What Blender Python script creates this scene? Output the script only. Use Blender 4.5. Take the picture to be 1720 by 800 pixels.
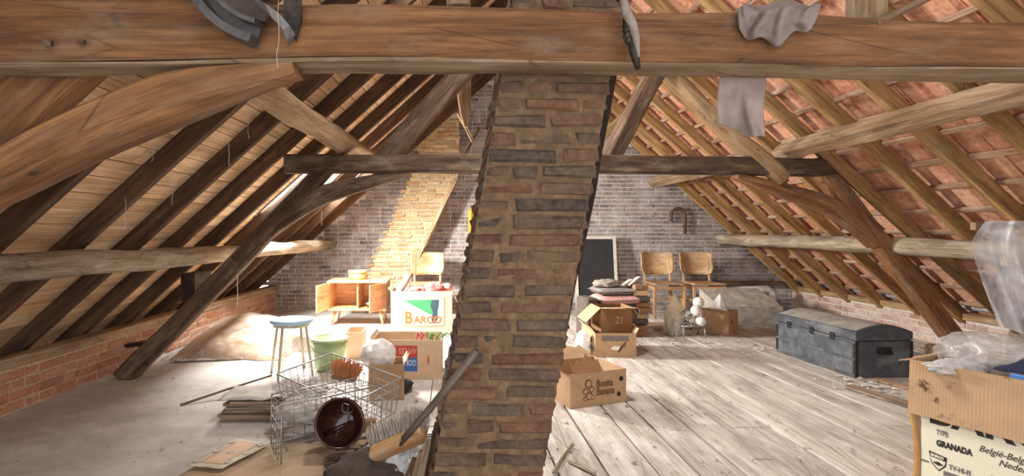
import bpy, bmesh, math, random
from mathutils import Vector, Matrix, noise
for o in list(bpy.data.objects): bpy.data.objects.remove(o)
C = bpy.context.scene.collection
SC = bpy.context.scene
R = random.Random(7)
FPX, CX, CY, CAMH = 860.0, 758.0, 387.0, 1.2     # focal length in px, vanishing point of the attic's axis, eye height

# ------------------------------------------------------------------ camera, sky, lights, exposure
cam = bpy.data.cameras.new('camera'); cam_o = bpy.data.objects.new('camera', cam); C.objects.link(cam_o)
cam.sensor_width = 36; cam.lens = 36*FPX/1720
cam.shift_x = (860-CX)/1720; cam.shift_y = -(400-CY)/1720
cam_o.location = (0, 0, CAMH); cam_o.rotation_euler = (math.pi/2, 0, 0)
cam.clip_start = 0.02
SC.camera = cam_o
world = bpy.data.worlds.new('sky'); SC.world = world; world.use_nodes = True
bg = world.node_tree.nodes['Background']; bg.inputs[0].default_value = (0.93, 0.95, 1.0, 1); bg.inputs[1].default_value = 1.6
def area(name, loc, target, sx, sy, power, col):
    l = bpy.data.lights.new(name, 'AREA'); l.shape = 'RECTANGLE'; l.size = sx; l.size_y = sy; l.energy = power; l.color = col
    o = bpy.data.objects.new(name, l); C.objects.link(o); o.location = loc
    o.rotation_euler = (Vector(target)-Vector(loc)).to_track_quat('-Z', 'Y').to_euler()
    return o
INW = Vector((.669, 0, -.743))               # into the room, square to the left roof slope
for nm_, lc_, sx_, sy_, pw_ in (('roof_window_and_fill_light', (-1.70, 5.475, 1.70), .5, .62, 325), ('roof_window_and_fill_light', (-1.37, 6.61, 1.82), .42, .7, 24), ('roof_window_and_fill_light', (.12, 3.37, 3.33), .42, .8, 58)):  # last lamp is an added fill, set in an invented window out of view
    area(nm_, lc_, Vector(lc_)+INW, sx_, sy_, pw_, (1.0, 0.985, 0.96))
SC.view_settings.view_transform = 'Standard'; SC.view_settings.look = 'None'
SC.view_settings.gamma = 1; SC.view_settings.use_curve_mapping = False
SC.view_settings.exposure = 0.76

def W(px, py, d):            # a photograph point at depth d metres -> place in the attic
    return Vector(((px-CX)/FPX*d, d, CAMH-(py-CY)/FPX*d))

# ------------------------------------------------------------------ materials
MATS = {}
def srgb(h):
    h = h.lstrip('#'); v = [int(h[i:i+2], 16)/255 for i in (0, 2, 4)]
    return tuple(((c+0.055)/1.055)**2.4 if c > 0.04045 else c/12.92 for c in v) + (1,)
def newmat(name):
    m = bpy.data.materials.new(name); m.use_nodes = True; MATS[name] = m
    nt = m.node_tree; b = nt.nodes['Principled BSDF']
    return m, nt, b
def N(nt, t, **kw):
    n = nt.nodes.new(t)
    for k, v in kw.items(): setattr(n, k, v)
    return n
def ramp(nt, stops, fac=None, interp='LINEAR'):
    r = N(nt, 'ShaderNodeValToRGB'); cr = r.color_ramp; cr.interpolation = interp
    while len(cr.elements) < len(stops): cr.elements.new(0.5)
    for e, (p, c) in zip(cr.elements, stops): e.position = p; e.color = srgb(c) if isinstance(c, str) else c
    if fac is not None: nt.links.new(fac, r.inputs[0])
    return r.outputs[0]
def mix(nt, a, b, fac, mode='MIX'):
    m = N(nt, 'ShaderNodeMix', data_type='RGBA', blend_type=mode)
    for s, v in ((m.inputs[0], fac), (m.inputs[6], a), (m.inputs[7], b)):
        if hasattr(v, 'links') or hasattr(v, 'is_linked'): nt.links.new(v, s)
        else: s.default_value = v
    return m.outputs[2]
def noise_n(nt, vec, scale, detail=5, rough=0.6, dist=0.0):
    n = N(nt, 'ShaderNodeTexNoise'); n.inputs['Scale'].default_value = scale; n.inputs['Detail'].default_value = detail
    n.inputs['Roughness'].default_value = rough; n.inputs['Distortion'].default_value = dist
    nt.links.new(vec, n.inputs['Vector']); return n.outputs['Fac']
def rnd01(nt):               # one random number for each object, mixed with one for each island
    oi = N(nt, 'ShaderNodeObjectInfo'); ge = N(nt, 'ShaderNodeNewGeometry')
    a = N(nt, 'ShaderNodeMath', operation='ADD'); nt.links.new(oi.outputs['Random'], a.inputs[0]); nt.links.new(ge.outputs['Random Per Island'], a.inputs[1])
    f = N(nt, 'ShaderNodeMath', operation='FRACT'); nt.links.new(a.outputs[0], f.inputs[0]); return f.outputs[0]
def vec_off(nt, src, amt=31.0, rnd=None):
    r = rnd or rnd01(nt)
    m = N(nt, 'ShaderNodeMath', operation='MULTIPLY'); nt.links.new(r, m.inputs[0]); m.inputs[1].default_value = amt
    a = N(nt, 'ShaderNodeVectorMath', operation='ADD'); nt.links.new(src, a.inputs[0]); nt.links.new(m.outputs[0], a.inputs[1])
    return a.outputs[0]
def scale_v(nt, v, s):
    m = N(nt, 'ShaderNodeVectorMath', operation='MULTIPLY'); nt.links.new(v, m.inputs[0]); m.inputs[1].default_value = s; return m.outputs[0]
def bump(nt, b, h, strength=0.4, dist=0.01):
    n = N(nt, 'ShaderNodeBump'); n.inputs['Strength'].default_value = strength; n.inputs['Distance'].default_value = dist
    nt.links.new(h, n.inputs['Height']); nt.links.new(n.outputs[0], b.inputs['Normal'])
def attr(nt, name='wc'):
    a = N(nt, 'ShaderNodeAttribute', attribute_name=name); return a.outputs['Vector']

def wood(name, dark, mid, light, dust=None, dust_amt=0.35, rough=0.85, k=1.0, knots=True, bump_s=0.5):
    m, nt, b = newmat(name); r = rnd01(nt); v = vec_off(nt, attr(nt), 23, r)
    g1 = noise_n(nt, scale_v(nt, v, (1.1*k, 13*k, 13*k)), 1.0, 7, 0.65, 0.8)
    g2 = noise_n(nt, scale_v(nt, v, (4*k, 90*k, 90*k)), 1.0, 4, 0.6, 0.3)
    big = noise_n(nt, scale_v(nt, v, (2.2, 5, 5)), 1.0, 3, 0.6, 0.4)
    col = ramp(nt, [(0.28, dark), (0.5, mid), (0.74, light)], g1)
    fine = ramp(nt, [(0.3, (0.55, 0.52, 0.5, 1)), (0.62, (1.08, 1.08, 1.08, 1))], g2)
    col = mix(nt, col, fine, 0.7, 'MULTIPLY')
    st = ramp(nt, [(0.3, (0.62, 0.58, 0.55, 1)), (0.6, (1.1, 1.1, 1.1, 1))], big)
    col = mix(nt, col, st, 0.75, 'MULTIPLY')
    ob = ramp(nt, [(0.0, (0.78, 0.76, 0.74, 1)), (1.0, (1.15, 1.15, 1.15, 1))], r)
    col = mix(nt, col, ob, 0.7, 'MULTIPLY')
    crk = N(nt, 'ShaderNodeTexVoronoi', feature='DISTANCE_TO_EDGE'); nt.links.new(scale_v(nt, v, (0.9, 12, 12)), crk.inputs['Vector']); crk.inputs['Scale'].default_value = 1.0
    cf = ramp(nt, [(0.0, (0.25, 0.22, 0.2, 1)), (0.012, (1, 1, 1, 1))], crk.outputs['Distance'])
    if knots: col = mix(nt, col, cf, 0.75, 'MULTIPLY')
    if dust:
        dn = noise_n(nt, scale_v(nt, v, (3, 9, 9)), 1.0, 6, 0.7)
        df = ramp(nt, [(0.5, (0, 0, 0, 1)), (0.72, (dust_amt,)*3+(1,))], dn)
        col = mix(nt, col, srgb(dust), df)
    nt.links.new(col, b.inputs['Base Color']); b.inputs['Roughness'].default_value = rough
    hh = mix(nt, g1, g2, 0.5); bump(nt, b, hh, bump_s, 0.006)
    return m
wood('oak_dark', '33241a', '5a4230', '7e6248', '9a8a74', 0.5)
wood('oak_beam', '4a2f1c', '845a36', 'b07f50', '94806a', 0.5)
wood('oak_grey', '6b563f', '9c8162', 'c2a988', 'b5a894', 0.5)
wood('oak_light', '7a5e40', 'ac8c64', 'd4b68c', 'c4b49c', 0.4)
wood('oak_soot', '1a120c', '33241a', '4b3728', '70604e', 0.3)
wood('log_pale', '6f5f4c', 'a4937a', 'cdbfa6', 'd8d0c0', 0.5)
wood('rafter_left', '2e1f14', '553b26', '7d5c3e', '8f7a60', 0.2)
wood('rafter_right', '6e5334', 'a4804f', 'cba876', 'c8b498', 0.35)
wood('batten_wood', '8a6f58', 'b5957a', 'd2b79c', 'e0d6c8', 0.45)
wood('board_pine', 'c9a077', 'e2bf96', 'f3dcba', None, k=0.6, knots=False, bump_s=0.2)
wood('plank_floor', 'a79d92', 'c2b9ae', 'd5cec4', 'dcd6ce', 0.7, k=0.5, bump_s=0.25)
wood('teak', 'b98250', 'd9a872', 'edc896', None, rough=0.4, k=0.8, knots=False, bump_s=0.05)
wood('walnut_side', '7a5438', '9c7050', 'b88a68', None, rough=0.5, knots=False, bump_s=0.05)
wood('chair_wood', '9a6f48', 'c09468', 'd9b48a', 'c0b6aa', 0.45, rough=0.45, knots=False, bump_s=0.1)
wood('chair_ply', 'b58a5c', 'd0a878', 'e3c59c', 'cfc6ba', 0.55, rough=0.4, k=0.5, knots=False, bump_s=0.05)
wood('orange_ply', 'c37a18', 'e39d30', 'f0b550', None, rough=0.4, knots=False, bump_s=0.05)
wood('stick_grey', '4a4038', '6e6156', '918577', 'a09890', 0.3)
wood('stick_brown', '5a4230', '86674c', 'a98a6c', 'b9a893', 0.3)
wood('scrap_wood', '6b5640', '98806a', 'c0a98c', 'cfc4b4', 0.5)

def brickmat(name, stops, soot=0.0, pale=None, pale_amt=0.3, fine=1.0):
    m, nt, b = newmat(name); r = rnd01(nt)
    tc = N(nt, 'ShaderNodeNewGeometry').outputs['Position']
    col = ramp(nt, stops, r)
    n1 = noise_n(nt, tc, 38*fine, 6, 0.7); n2 = noise_n(nt, tc, 140*fine, 3, 0.6); n3 = noise_n(nt, tc, 4.5, 4, 0.6)
    col = mix(nt, col, ramp(nt, [(0.3, (0.6, 0.58, 0.56, 1)), (0.66, (1.2, 1.18, 1.15, 1))], n1), 0.8, 'MULTIPLY')
    col = mix(nt, col, ramp(nt, [(0.32, (0.7, 0.7, 0.7, 1)), (0.6, (1.06, 1.06, 1.06, 1))], n2), 0.6, 'MULTIPLY')
    if pale:
        col = mix(nt, col, srgb(pale), ramp(nt, [(0.42, (0, 0, 0, 1)), (0.7, (pale_amt,)*3+(1,))], mix(nt, n3, n1, 0.4)))
    nt.links.new(col, b.inputs['Base Color']); b.inputs['Roughness'].default_value = 0.95
    bump(nt, b, mix(nt, n1, n2, 0.4), 0.6, 0.006)
    return m
brickmat('brick_gable', [(0, '706261'), (0.25, '8a7974'), (0.45, '9a837a'), (0.62, '7d7373'), (0.8, 'a19088'), (1, '928a88')], pale='d8d4d1', pale_amt=0.7)
brickmat('brick_flue', [(0, 'a08a66'), (0.3, 'b89f78'), (0.5, 'a5774f'), (0.7, 'c0aa85'), (0.85, '9b8468'), (1, 'b58a66')], pale='d8c8a4', pale_amt=0.5)
brickmat('brick_stack', [(0, '63402f'), (0.16, '724a36'), (0.3, '463d38'), (0.45, '60493b'), (0.6, '413e3c'), (0.75, '774f3c'), (0.88, '524843'), (1, '664436')], pale='8f7656', pale_amt=0.6)
brickmat('brick_knee', [(0, 'a5694c'), (0.3, 'b87a58'), (0.55, '9a6248'), (0.75, 'c08c6c'), (1, 'ad7a60')], pale='c9b29c', pale_amt=0.5)
brickmat('brick_knee_white', [(0, 'c39a84'), (0.3, 'd2b5a2'), (0.55, 'b58a74'), (0.8, 'd8c4b6'), (1, 'c6a592')], pale='e6ded6', pale_amt=0.6)
brickmat('roof_tile_clay', [(0, 'b57658'), (0.2, 'cf8a68'), (0.4, 'c08062'), (0.6, 'db9c7a'), (0.8, 'cb886c'), (1, 'e2aa88')], pale='eed2ba', pale_amt=0.55, fine=0.6)

def plain(name, col, rough=0.8, var=0.25, scale=30, metal=0.0, bump_s=0.2, tint=None, tint_amt=0.5, tint_scale=6, coat=0, bdist=0.004):
    m, nt, b = newmat(name); tc = N(nt, 'ShaderNodeTexCoord').outputs['Object']; v = vec_off(nt, tc, 9)
    n = noise_n(nt, v, scale, 6, 0.65)
    lo = 1-var; hi = 1+var*0.5
    c = mix(nt, srgb(col), ramp(nt, [(0.3, (lo, lo, lo, 1)), (0.68, (hi, hi, hi, 1))], n), 1.0, 'MULTIPLY')
    if tint:
        n2 = noise_n(nt, v, tint_scale, 6, 0.65)
        c = mix(nt, c, srgb(tint), ramp(nt, [(0.46, (0, 0, 0, 1)), (0.66, (tint_amt,)*3+(1,))], n2))
    nt.links.new(c, b.inputs['Base Color']); b.inputs['Roughness'].default_value = rough; b.inputs['Metallic'].default_value = metal
    if coat: b.inputs['Coat Weight'].default_value = coat
    if bump_s: bump(nt, b, n, bump_s, bdist)
    return m
plain('mortar_pale', 'dad6d1', 0.95, 0.35, 40, bump_s=0.6)
plain('mortar_flue', 'cdbf9f', 0.95, 0.3, 40, bump_s=0.6)
plain('mortar_sand', '806549', 0.95, 0.45, 30, bump_s=0.9, tint='5a4735', tint_scale=14, bdist=0.012)
plain('mortar_knee', 'c0a890', 0.95, 0.35, 40, bump_s=0.6)
plain('mortar_white', 'd9d0c6', 0.95, 0.25, 40, bump_s=0.6)
plain('floor_dust', 'b9b2ab', 0.9, 0.2, 7, bump_s=0.25, tint='d6d1cb', tint_amt=0.7, tint_scale=2.2)
plain('roof_outer', '6b4a3a', 0.9)
plain('cardboard', 'b4926e', 0.9, 0.14, 9, bump_s=0.1)
plain('cardboard_pale', 'cdb193', 0.9, 0.14, 9, bump_s=0.1)
plain('cardboard_dark', '8f6844', 0.9, 0.2, 9, bump_s=0.1, tint='6b4a2e', tint_scale=5)
plain('cardboard_in', 'a38464', 0.95, 0.2, 9)
plain('cardboard_stain', 'b4926e', 0.9, 0.14, 9, bump_s=0.1, tint='3c2515', tint_amt=0.9, tint_scale=4.0)
plain('cardboard_peach', 'd9b79a', 0.9, 0.12, 9)
plain('cream_label', 'dcd6bd', 0.7, 0.08, 5, bump_s=0.03)
plain('ink_black', '2a2724', 0.8, 0.1); plain('ink_grey', '6f6a68', 0.8, 0.1)
plain('ink_brown', '6d4c30', 0.8, 0.15); plain('ink_red', 'b8473a', 0.8, 0.15); plain('ink_blue', '3d6cae', 0.8, 0.15)
plain('ink_green', '3f8f5c', 0.8, 0.3, 12); plain('ink_orange', 'c8642e', 0.8, 0.12); plain('ink_white', 'e8e2d4', 0.8, 0.1); plain('ink_pink', 'd9907c', 0.8, 0.1)
plain('ink_faded', 'b06a58', 0.8, 0.1); plain('ink_darkblue', '2f4a55', 0.8, 0.2)
plain('iron_dark', '3a3632', 0.6, 0.4, 40, metal=0.5, bump_s=0.5, tint='6a5a4c', tint_scale=12)
plain('iron_grey', '6a6866', 0.5, 0.3, 30, metal=0.6, bump_s=0.3, tint='8d8780')
plain('iron_rust', '6a4a3a', 0.8, 0.4, 40, metal=0.2, bump_s=0.5)
plain('wire_metal', 'b0afad', 0.45, 0.2, 40, metal=0.8, bump_s=0.1)
plain('brass', 'b08d50', 0.4, 0.2, 30, metal=0.8)
plain('stool_blue', '9fc1d6', 0.5, 0.12, 12, tint='cfd9de', tint_scale=5)
plain('stool_leg', 'd0c4a8', 0.45, 0.25, 30, metal=0.3, tint='8a6a4a', tint_scale=20)
plain('bucket_green', 'a3bd85', 0.5, 0.1, 8, tint='c4c8b0', tint_scale=5)
plain('enamel_brown', '4a1c12', 0.22, 0.35, 25, coat=0.6, bump_s=0.4, tint='1a0a08', tint_scale=30)
plain('bristle_orange', 'd28e5e', 0.9, 0.35, 60)
plain('bristle_grey', 'aca094', 0.9, 0.35, 60)
plain('fabric_red', 'b3564e', 0.9, 0.25, 25, tint='d09a90'); plain('fabric_pink', 'd09a92', 0.9, 0.2, 25)
plain('fabric_grey', '8a8480', 0.95, 0.25, 25); plain('fabric_dark', '5a4f48', 0.95, 0.3, 25)
plain('linen_grey', 'c3b2aa', 0.95, 0.22, 10, bump_s=0.15, tint='93857e', tint_amt=0.55, tint_scale=9)
plain('rag_grey', '9c9084', 0.95, 0.3, 40)
plain('trunk_black', '43464a', 0.6, 0.3, 14, bump_s=0.3, tint='77797b', tint_amt=0.7, tint_scale=5)
plain('trunk_dusty', '8f887e', 0.9, 0.25, 12, bump_s=0.3, tint='5a5650', tint_amt=0.6, tint_scale=5)
plain('trunk_iron', '2f2f30', 0.5, 0.3, 40, metal=0.5)
plain('dusty_block', 'a79f92', 0.95, 0.35, 18, bump_s=0.6, tint='d0c8bb', tint_scale=7)
plain('navy_cloth', '1d2240', 0.95, 0.2); plain('blue_plastic', '4a7fc0', 0.4, 0.1)
plain('blackboard', '2c2a2a', 0.75, 0.25, 5); plain('frame_white', 'd6cdbf', 0.7, 0.15, 12)
plain('white_flower', 'e6e2da', 0.95, 0.2, 35, bump_s=0.6); plain('leaf_grey', '7d8a80', 0.9, 0.3, 20); plain('leaf_green', '5f8d4c', 0.8, 0.3, 25)
plain('straw', 'd8c8ac', 0.9, 0.25, 30); plain('pipe_white', 'cfc9c0', 0.7, 0.2, 15, tint='9a9086')
plain('pipe_zinc', 'b9c0c6', 0.5, 0.15, 12, metal=0.3)
plain('paper_grey', 'b9b4aa', 0.9, 0.2, 12, tint='d6d2c8'); plain('cardboard_grey', 'b59c80', 0.9, 0.2, 6, tint='8f7558', tint_scale=4); plain('paper_cream', 'd0c2aa', 0.9, 0.15, 8, tint='a98d6c')
plain('wood_bark', '5a4634', 0.95, 0.4, 30); plain('black_rubber', '211f1e', 0.7, 0.3, 20)
plain('twig_dark', '4d4238', 0.9, 0.4, 30); plain('debris_mix', '94887a', 0.95, 0.6, 60)
plain('round_box_wood', 'c09060', 0.8, 0.15, 20); plain('foam_brown', '9c7a5c', 0.95, 0.3, 20)
plain('web_white', 'd8d4ce', 0.9, 0.05); plain('plastic_yellow', 'b98a4a', 0.7, 0.2, 20)
plain('skylight_frame', '8d8f90', 0.6, 0.2, 20, metal=0.4)

def plastic(name, col, alpha, rough=0.25, scale=14, back='none'):
    m, nt, b = newmat(name); tc = N(nt, 'ShaderNodeTexCoord').outputs['Object']
    n = noise_n(nt, tc, scale, 6, 0.6, 1.2)
    out = nt.nodes['Material Output']; tr = N(nt, 'ShaderNodeBsdfTransparent'); mx = N(nt, 'ShaderNodeMixShader')
    b.inputs['Base Color'].default_value = srgb(col); b.inputs['Roughness'].default_value = rough
    f = ramp(nt, [(0.32, (max(alpha-0.25, 0.05),)*3+(1,)), (0.7, (min(alpha+0.3, 1),)*3+(1,))], n)
    nt.links.new(f, mx.inputs[0]); nt.links.new(tr.outputs[0], mx.inputs[1]); nt.links.new(b.outputs[0], mx.inputs[2]); nt.links.new(mx.outputs[0], out.inputs['Surface'])
    bump(nt, b, n, 0.5, 0.02)
    return m
m, nt, b = newmat('cardboard_flap'); tc = N(nt, 'ShaderNodeTexCoord').outputs['Object']
n1 = noise_n(nt, tc, 9, 6, .65); n2 = noise_n(nt, tc, 7, 5, .7); wv = N(nt, 'ShaderNodeTexWave'); wv.inputs['Scale'].default_value = 26; nt.links.new(tc, wv.inputs['Vector'])
c_ = mix(nt, srgb('b4926e'), ramp(nt, [(.3, (.86, .86, .86, 1)), (.68, (1.07, 1.07, 1.07, 1))], n1), 1.0, 'MULTIPLY'); c_ = mix(nt, c_, srgb('3a2416'), ramp(nt, [(.61, (0, 0, 0, 1)), (.69, (.9, .9, .9, 1))], n2)); nt.links.new(c_, b.inputs['Base Color']); b.inputs['Roughness'].default_value = .9
bump(nt, b, wv.outputs['Fac'], .35, .002)
m = MATS['linen_grey']; nt = m.node_tree; b = nt.nodes['Principled BSDF']; tl_ = N(nt, 'ShaderNodeBsdfTranslucent'); mx_ = N(nt, 'ShaderNodeMixShader'); mx_.inputs[0].default_value = .45
nt.links.new(b.inputs['Base Color'].links[0].from_socket, tl_.inputs[0]); nt.links.new(b.outputs[0], mx_.inputs[1]); nt.links.new(tl_.outputs[0], mx_.inputs[2]); nt.links.new(mx_.outputs[0], nt.nodes['Material Output'].inputs['Surface'])
plastic('plastic_clear', 'c4c2bf', 0.4, 0.12, 9); plastic('plastic_milky', 'dad8d4', 0.72, 0.35); plastic('plastic_bag', 'e8e6e2', 0.8, 0.3)
plastic('plastic_sheeting', 'e0e2e4', 0.5, 0.15, 4); plastic('plastic_wrap', 'cfc4b8', 0.24, 0.15, 6); plastic('pane_glass', 'dfe6ea', 0.12, 0.1, 3)

# ------------------------------------------------------------------ mesh builder
def frame(t, up):
    t = t.normalized(); s = t.cross(up)
    if s.length < 1e-5: s = t.cross(Vector((1, 0, 0)))
    s.normalize(); u = s.cross(t).normalized(); return t, s, u
def rz(a): return Matrix.Rotation(a, 3, 'Z')
def rot(x=0, y=0, z=0): return Matrix.Rotation(z, 3, 'Z') @ Matrix.Rotation(y, 3, 'Y') @ Matrix.Rotation(x, 3, 'X')
class MB:
    def __init__(s): s.v = []; s.f = []; s.w = []; s.sm = []
    def add(s, V, F, wc=None, smooth=False):
        o = len(s.v); s.v += [Vector(p) for p in V]; s.w += [Vector(p) for p in (wc if wc is not None else V)]
        s.f += [tuple(i+o for i in f) for f in F]; s.sm += [smooth]*len(F); return s
    def box(s, c, size, m=None, bev=0.0, taper=1.0):
        c = Vector(c); hx, hy, hz = [a/2 for a in size]; m = m or Matrix.Identity(3)
        ax = max(range(3), key=lambda i: size[i]); order = [ax]+[i for i in range(3) if i != ax]
        off = Vector((R.random()*9, R.random()*3, R.random()*3))
        if bev <= 0:
            L = [Vector((x*hx*(taper if z > 0 else 1), y*hy*(taper if z > 0 else 1), z*hz)) for z in (-1, 1) for y in (-1, 1) for x in (-1, 1)]
            F = [(0, 2, 3, 1), (4, 5, 7, 6), (0, 1, 5, 4), (2, 6, 7, 3), (0, 4, 6, 2), (1, 3, 7, 5)]
        else:
            L = []; idx = {}
            for sx in (-1, 1):
                for sy in (-1, 1):
                    for sz in (-1, 1):
                        for a in range(3):
                            p = [sx*(hx-bev), sy*(hy-bev), sz*(hz-bev)]
                            p[a] = (sx*hx, sy*hy, sz*hz)[a]
                            idx[(sx, sy, sz, a)] = len(L); L.append(Vector(p))
            F = []
            for a in range(3):
                b, c2 = (a+1) % 3, (a+2) % 3
                for sg in (-1, 1):
                    q = []
                    for (u, w) in ((-1, -1), (1, -1), (1, 1), (-1, 1)):
                        k = [0, 0, 0]; k[a] = sg; k[b] = u; k[c2] = w; q.append(idx[(*k, a)])
                    F.append(tuple(q if sg > 0 else q[::-1]))
                for u in (-1, 1):
                    for w in (-1, 1):
                        k1 = [0]*3; k1[a] = -1; k1[b] = u; k1[c2] = w; k2 = list(k1); k2[a] = 1
                        q = [idx[(*k1, b)], idx[(*k2, b)], idx[(*k2, c2)], idx[(*k1, c2)]]
                        F.append(tuple(q if u*w > 0 else q[::-1]))
            for sx in (-1, 1):
                for sy in (-1, 1):
                    for sz in (-1, 1):
                        q = [idx[(sx, sy, sz, a)] for a in range(3)]; F.append(tuple(q if sx*sy*sz > 0 else q[::-1]))
        wc = [Vector((p[order[0]], p[order[1]], p[order[2]]))+off for p in L]
        return s.add([m @ p + c for p in L], F, wc)
    def bar(s, a, b, w, h, up=Vector((0, 0, 1)), bev=0.0):     # a straight rectangular stick from a to b
        a = Vector(a); b = Vector(b); t, sd, u = frame(b-a, Vector(up))
        m = Matrix((t, sd, u)).transposed()
        return s.box((a+b)/2, ((b-a).length, w, h), m, bev)
    def loft(s, rings, closed=True, caps=True, smooth=True, wc=None):
        n = len(rings[0]); V = [p for r in rings for p in r]; F = []
        for i in range(len(rings)-1):
            for j in range(n if closed else n-1):
                k = (j+1) % n; F.append((i*n+j, i*n+k, (i+1)*n+k, (i+1)*n+j))
        if caps and closed: F.append(tuple(range(n))[::-1]); F.append(tuple((len(rings)-1)*n+j for j in range(n)))
        return s.add(V, F, wc, smooth)
    def tube(s, pts, r, n=6, caps=True, smooth=True):
        pts = [Vector(p) for p in pts]; rings = []; wc = []; L = 0; up = Vector((0.13, 0.21, 0.97)); off = R.random()*7
        for i, p in enumerate(pts):
            t = (pts[min(i+1, len(pts)-1)]-pts[max(i-1, 0)]); t, sd, u = frame(t, up); up = u
            rr = r[i] if isinstance(r, (list, tuple)) else r
            if i: L += (p-pts[i-1]).length
            rings.append([p+sd*math.cos(2*math.pi*j/n)*rr+u*math.sin(2*math.pi*j/n)*rr for j in range(n)])
            wc += [Vector((L+off, math.cos(2*math.pi*j/n)*rr, math.sin(2*math.pi*j/n)*rr)) for j in range(n)]
        return s.loft(rings, True, caps, smooth, wc)
    def lathe(s, prof, n=24, c=(0, 0, 0), m=None, smooth=True, caps=False):
        c = Vector(c); m = m or Matrix.Identity(3)
        rings = [[m @ Vector((r*math.cos(2*math.pi*j/n), r*math.sin(2*math.pi*j/n), z))+c for j in range(n)] for r, z in prof]
        wc = [Vector((j/n*2, z, r)) for r, z in prof for j in range(n)]
        return s.loft(rings, True, caps, smooth, wc)
    def grid(s, fn, nu, nv, thick=0.0, smooth=True):
        P = [[Vector(fn(i/nu, j/nv)) for j in range(nv+1)] for i in range(nu+1)]
        V = [p for r in P for p in r]; F = [(i*(nv+1)+j, (i+1)*(nv+1)+j, (i+1)*(nv+1)+j+1, i*(nv+1)+j+1) for i in range(nu) for j in range(nv)]
        if not thick: return s.add(V, F, None, smooth)
        nrm = []
        for i in range(nu+1):
            for j in range(nv+1):
                a = P[min(i+1, nu)][j]-P[max(i-1, 0)][j]; b = P[i][min(j+1, nv)]-P[i][max(j-1, 0)]
                q = a.cross(b); nrm.append(q.normalized() if q.length > 1e-9 else Vector((0, 0, 1)))
        k = len(V); V2 = V+[p-q*thick for p, q in zip(V, nrm)]; F2 = F+[tuple(x+k for x in f[::-1]) for f in F]
        bd = [i*(nv+1) for i in range(nu+1)]+[nu*(nv+1)+j for j in range(1, nv+1)]+[i*(nv+1)+nv for i in range(nu-1, -1, -1)]+[j for j in range(nv-1, 0, -1)]
        for a, b in zip(bd, bd[1:]+bd[:1]): F2.append((b, a, a+k, b+k))
        return s.add(V2, F2, None, smooth)
    def prism(s, poly, d, m=None, c=(0, 0, 0)):           # polygon in local x,z pushed along local y by d
        c = Vector(c); m = m or Matrix.Identity(3); n = len(poly)
        L = [Vector((x, 0, z)) for x, z in poly]+[Vector((x, d, z)) for x, z in poly]
        F = [tuple(range(n)), tuple(range(2*n-1, n-1, -1))]+[(i, i+n, (i+1) % n+n, (i+1) % n) for i in range(n)]
        return s.add([m @ p+c for p in L], F, L)
    def mesh(s, name, mat, org=None):
        org = org or Vector((0, 0, 0))
        me = bpy.data.meshes.new(name); me.from_pydata([p-org for p in s.v], [], s.f); me.update()
        me.polygons.foreach_set('use_smooth', s.sm)
        at = me.attributes.new('wc', 'FLOAT_VECTOR', 'POINT'); at.data.foreach_set('vector', [c for p in s.w for c in p])
        me.materials.append(MATS[mat] if isinstance(mat, str) else mat); return me
    def build(s, name, mat, parent=None, center=None):
        if center is None and parent is None:
            xs = [p.x for p in s.v]; ys = [p.y for p in s.v]; zs = [p.z for p in s.v]
            center = Vector(((min(xs)+max(xs))/2, (min(ys)+max(ys))/2, min(zs)))
        me = s.mesh(name, mat, center)
        o = bpy.data.objects.new(name, me); C.objects.link(o)
        if center is not None: o.location = center
        if parent is not None: o.parent = parent
        return o
def link_copy(o, parent=None, mat=None):
    c = o.copy(); C.objects.link(c)
    if parent is not None: c.parent = parent
    return c
def inst(name, me, parent, loc=None, m3=None, scale=None):
    o = bpy.data.objects.new(name, me); C.objects.link(o); o.parent = parent
    M = (m3 or Matrix.Identity(3)).to_4x4()
    if scale: M = M @ Matrix.Diagonal((*scale, 1))
    M.translation = Vector(loc) if loc is not None else Vector((0, 0, 0)); o.matrix_local = M
    return o
def thing(name, label, cat, loc, rotz=0, group=None):
    o = bpy.data.objects.new(name, None); C.objects.link(o); o.empty_display_size = 0.1
    o.location = loc; o.rotation_euler = (0, 0, rotz); o['label'] = label; o['category'] = cat
    if group: o['group'] = group
    return o
def tag(o, label, cat, group=None, kind=None):
    o['label'] = label; o['category'] = cat
    if group: o['group'] = group
    if kind: o['kind'] = kind
    return o
def copy_tree(o, parent=None):
    c = o.copy(); C.objects.link(c)
    if parent is not None: c.parent = parent
    for ch in [x for x in bpy.data.objects if x.parent == o]: copy_tree(ch, c)
    return c
def struct(o): o['kind'] = 'structure'; return o
def text(s, size, mat, name, parent, loc, m3, sx=1.0, shear=0.0, align='LEFT', bold=0.0):
    cu = bpy.data.curves.new('t', 'FONT'); cu.body = s; cu.size = size; cu.extrude = 0.0006; cu.shear = shear; cu.align_x = align; cu.offset = bold; cu.resolution_u = 3
    t = bpy.data.objects.new('t', cu); C.objects.link(t); bpy.context.view_layer.update()
    me = bpy.data.meshes.new_from_object(t.evaluated_get(bpy.context.evaluated_depsgraph_get()))
    bpy.data.objects.remove(t); me.materials.clear(); me.materials.append(MATS[mat])
    return inst(name, me, parent, loc, m3, (sx, 1, 1))
UPRIGHT = Matrix(((1, 0, 0), (0, 0, -1), (0, 1, 0)))    # text lying in x,y -> standing in x,z facing -y

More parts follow.
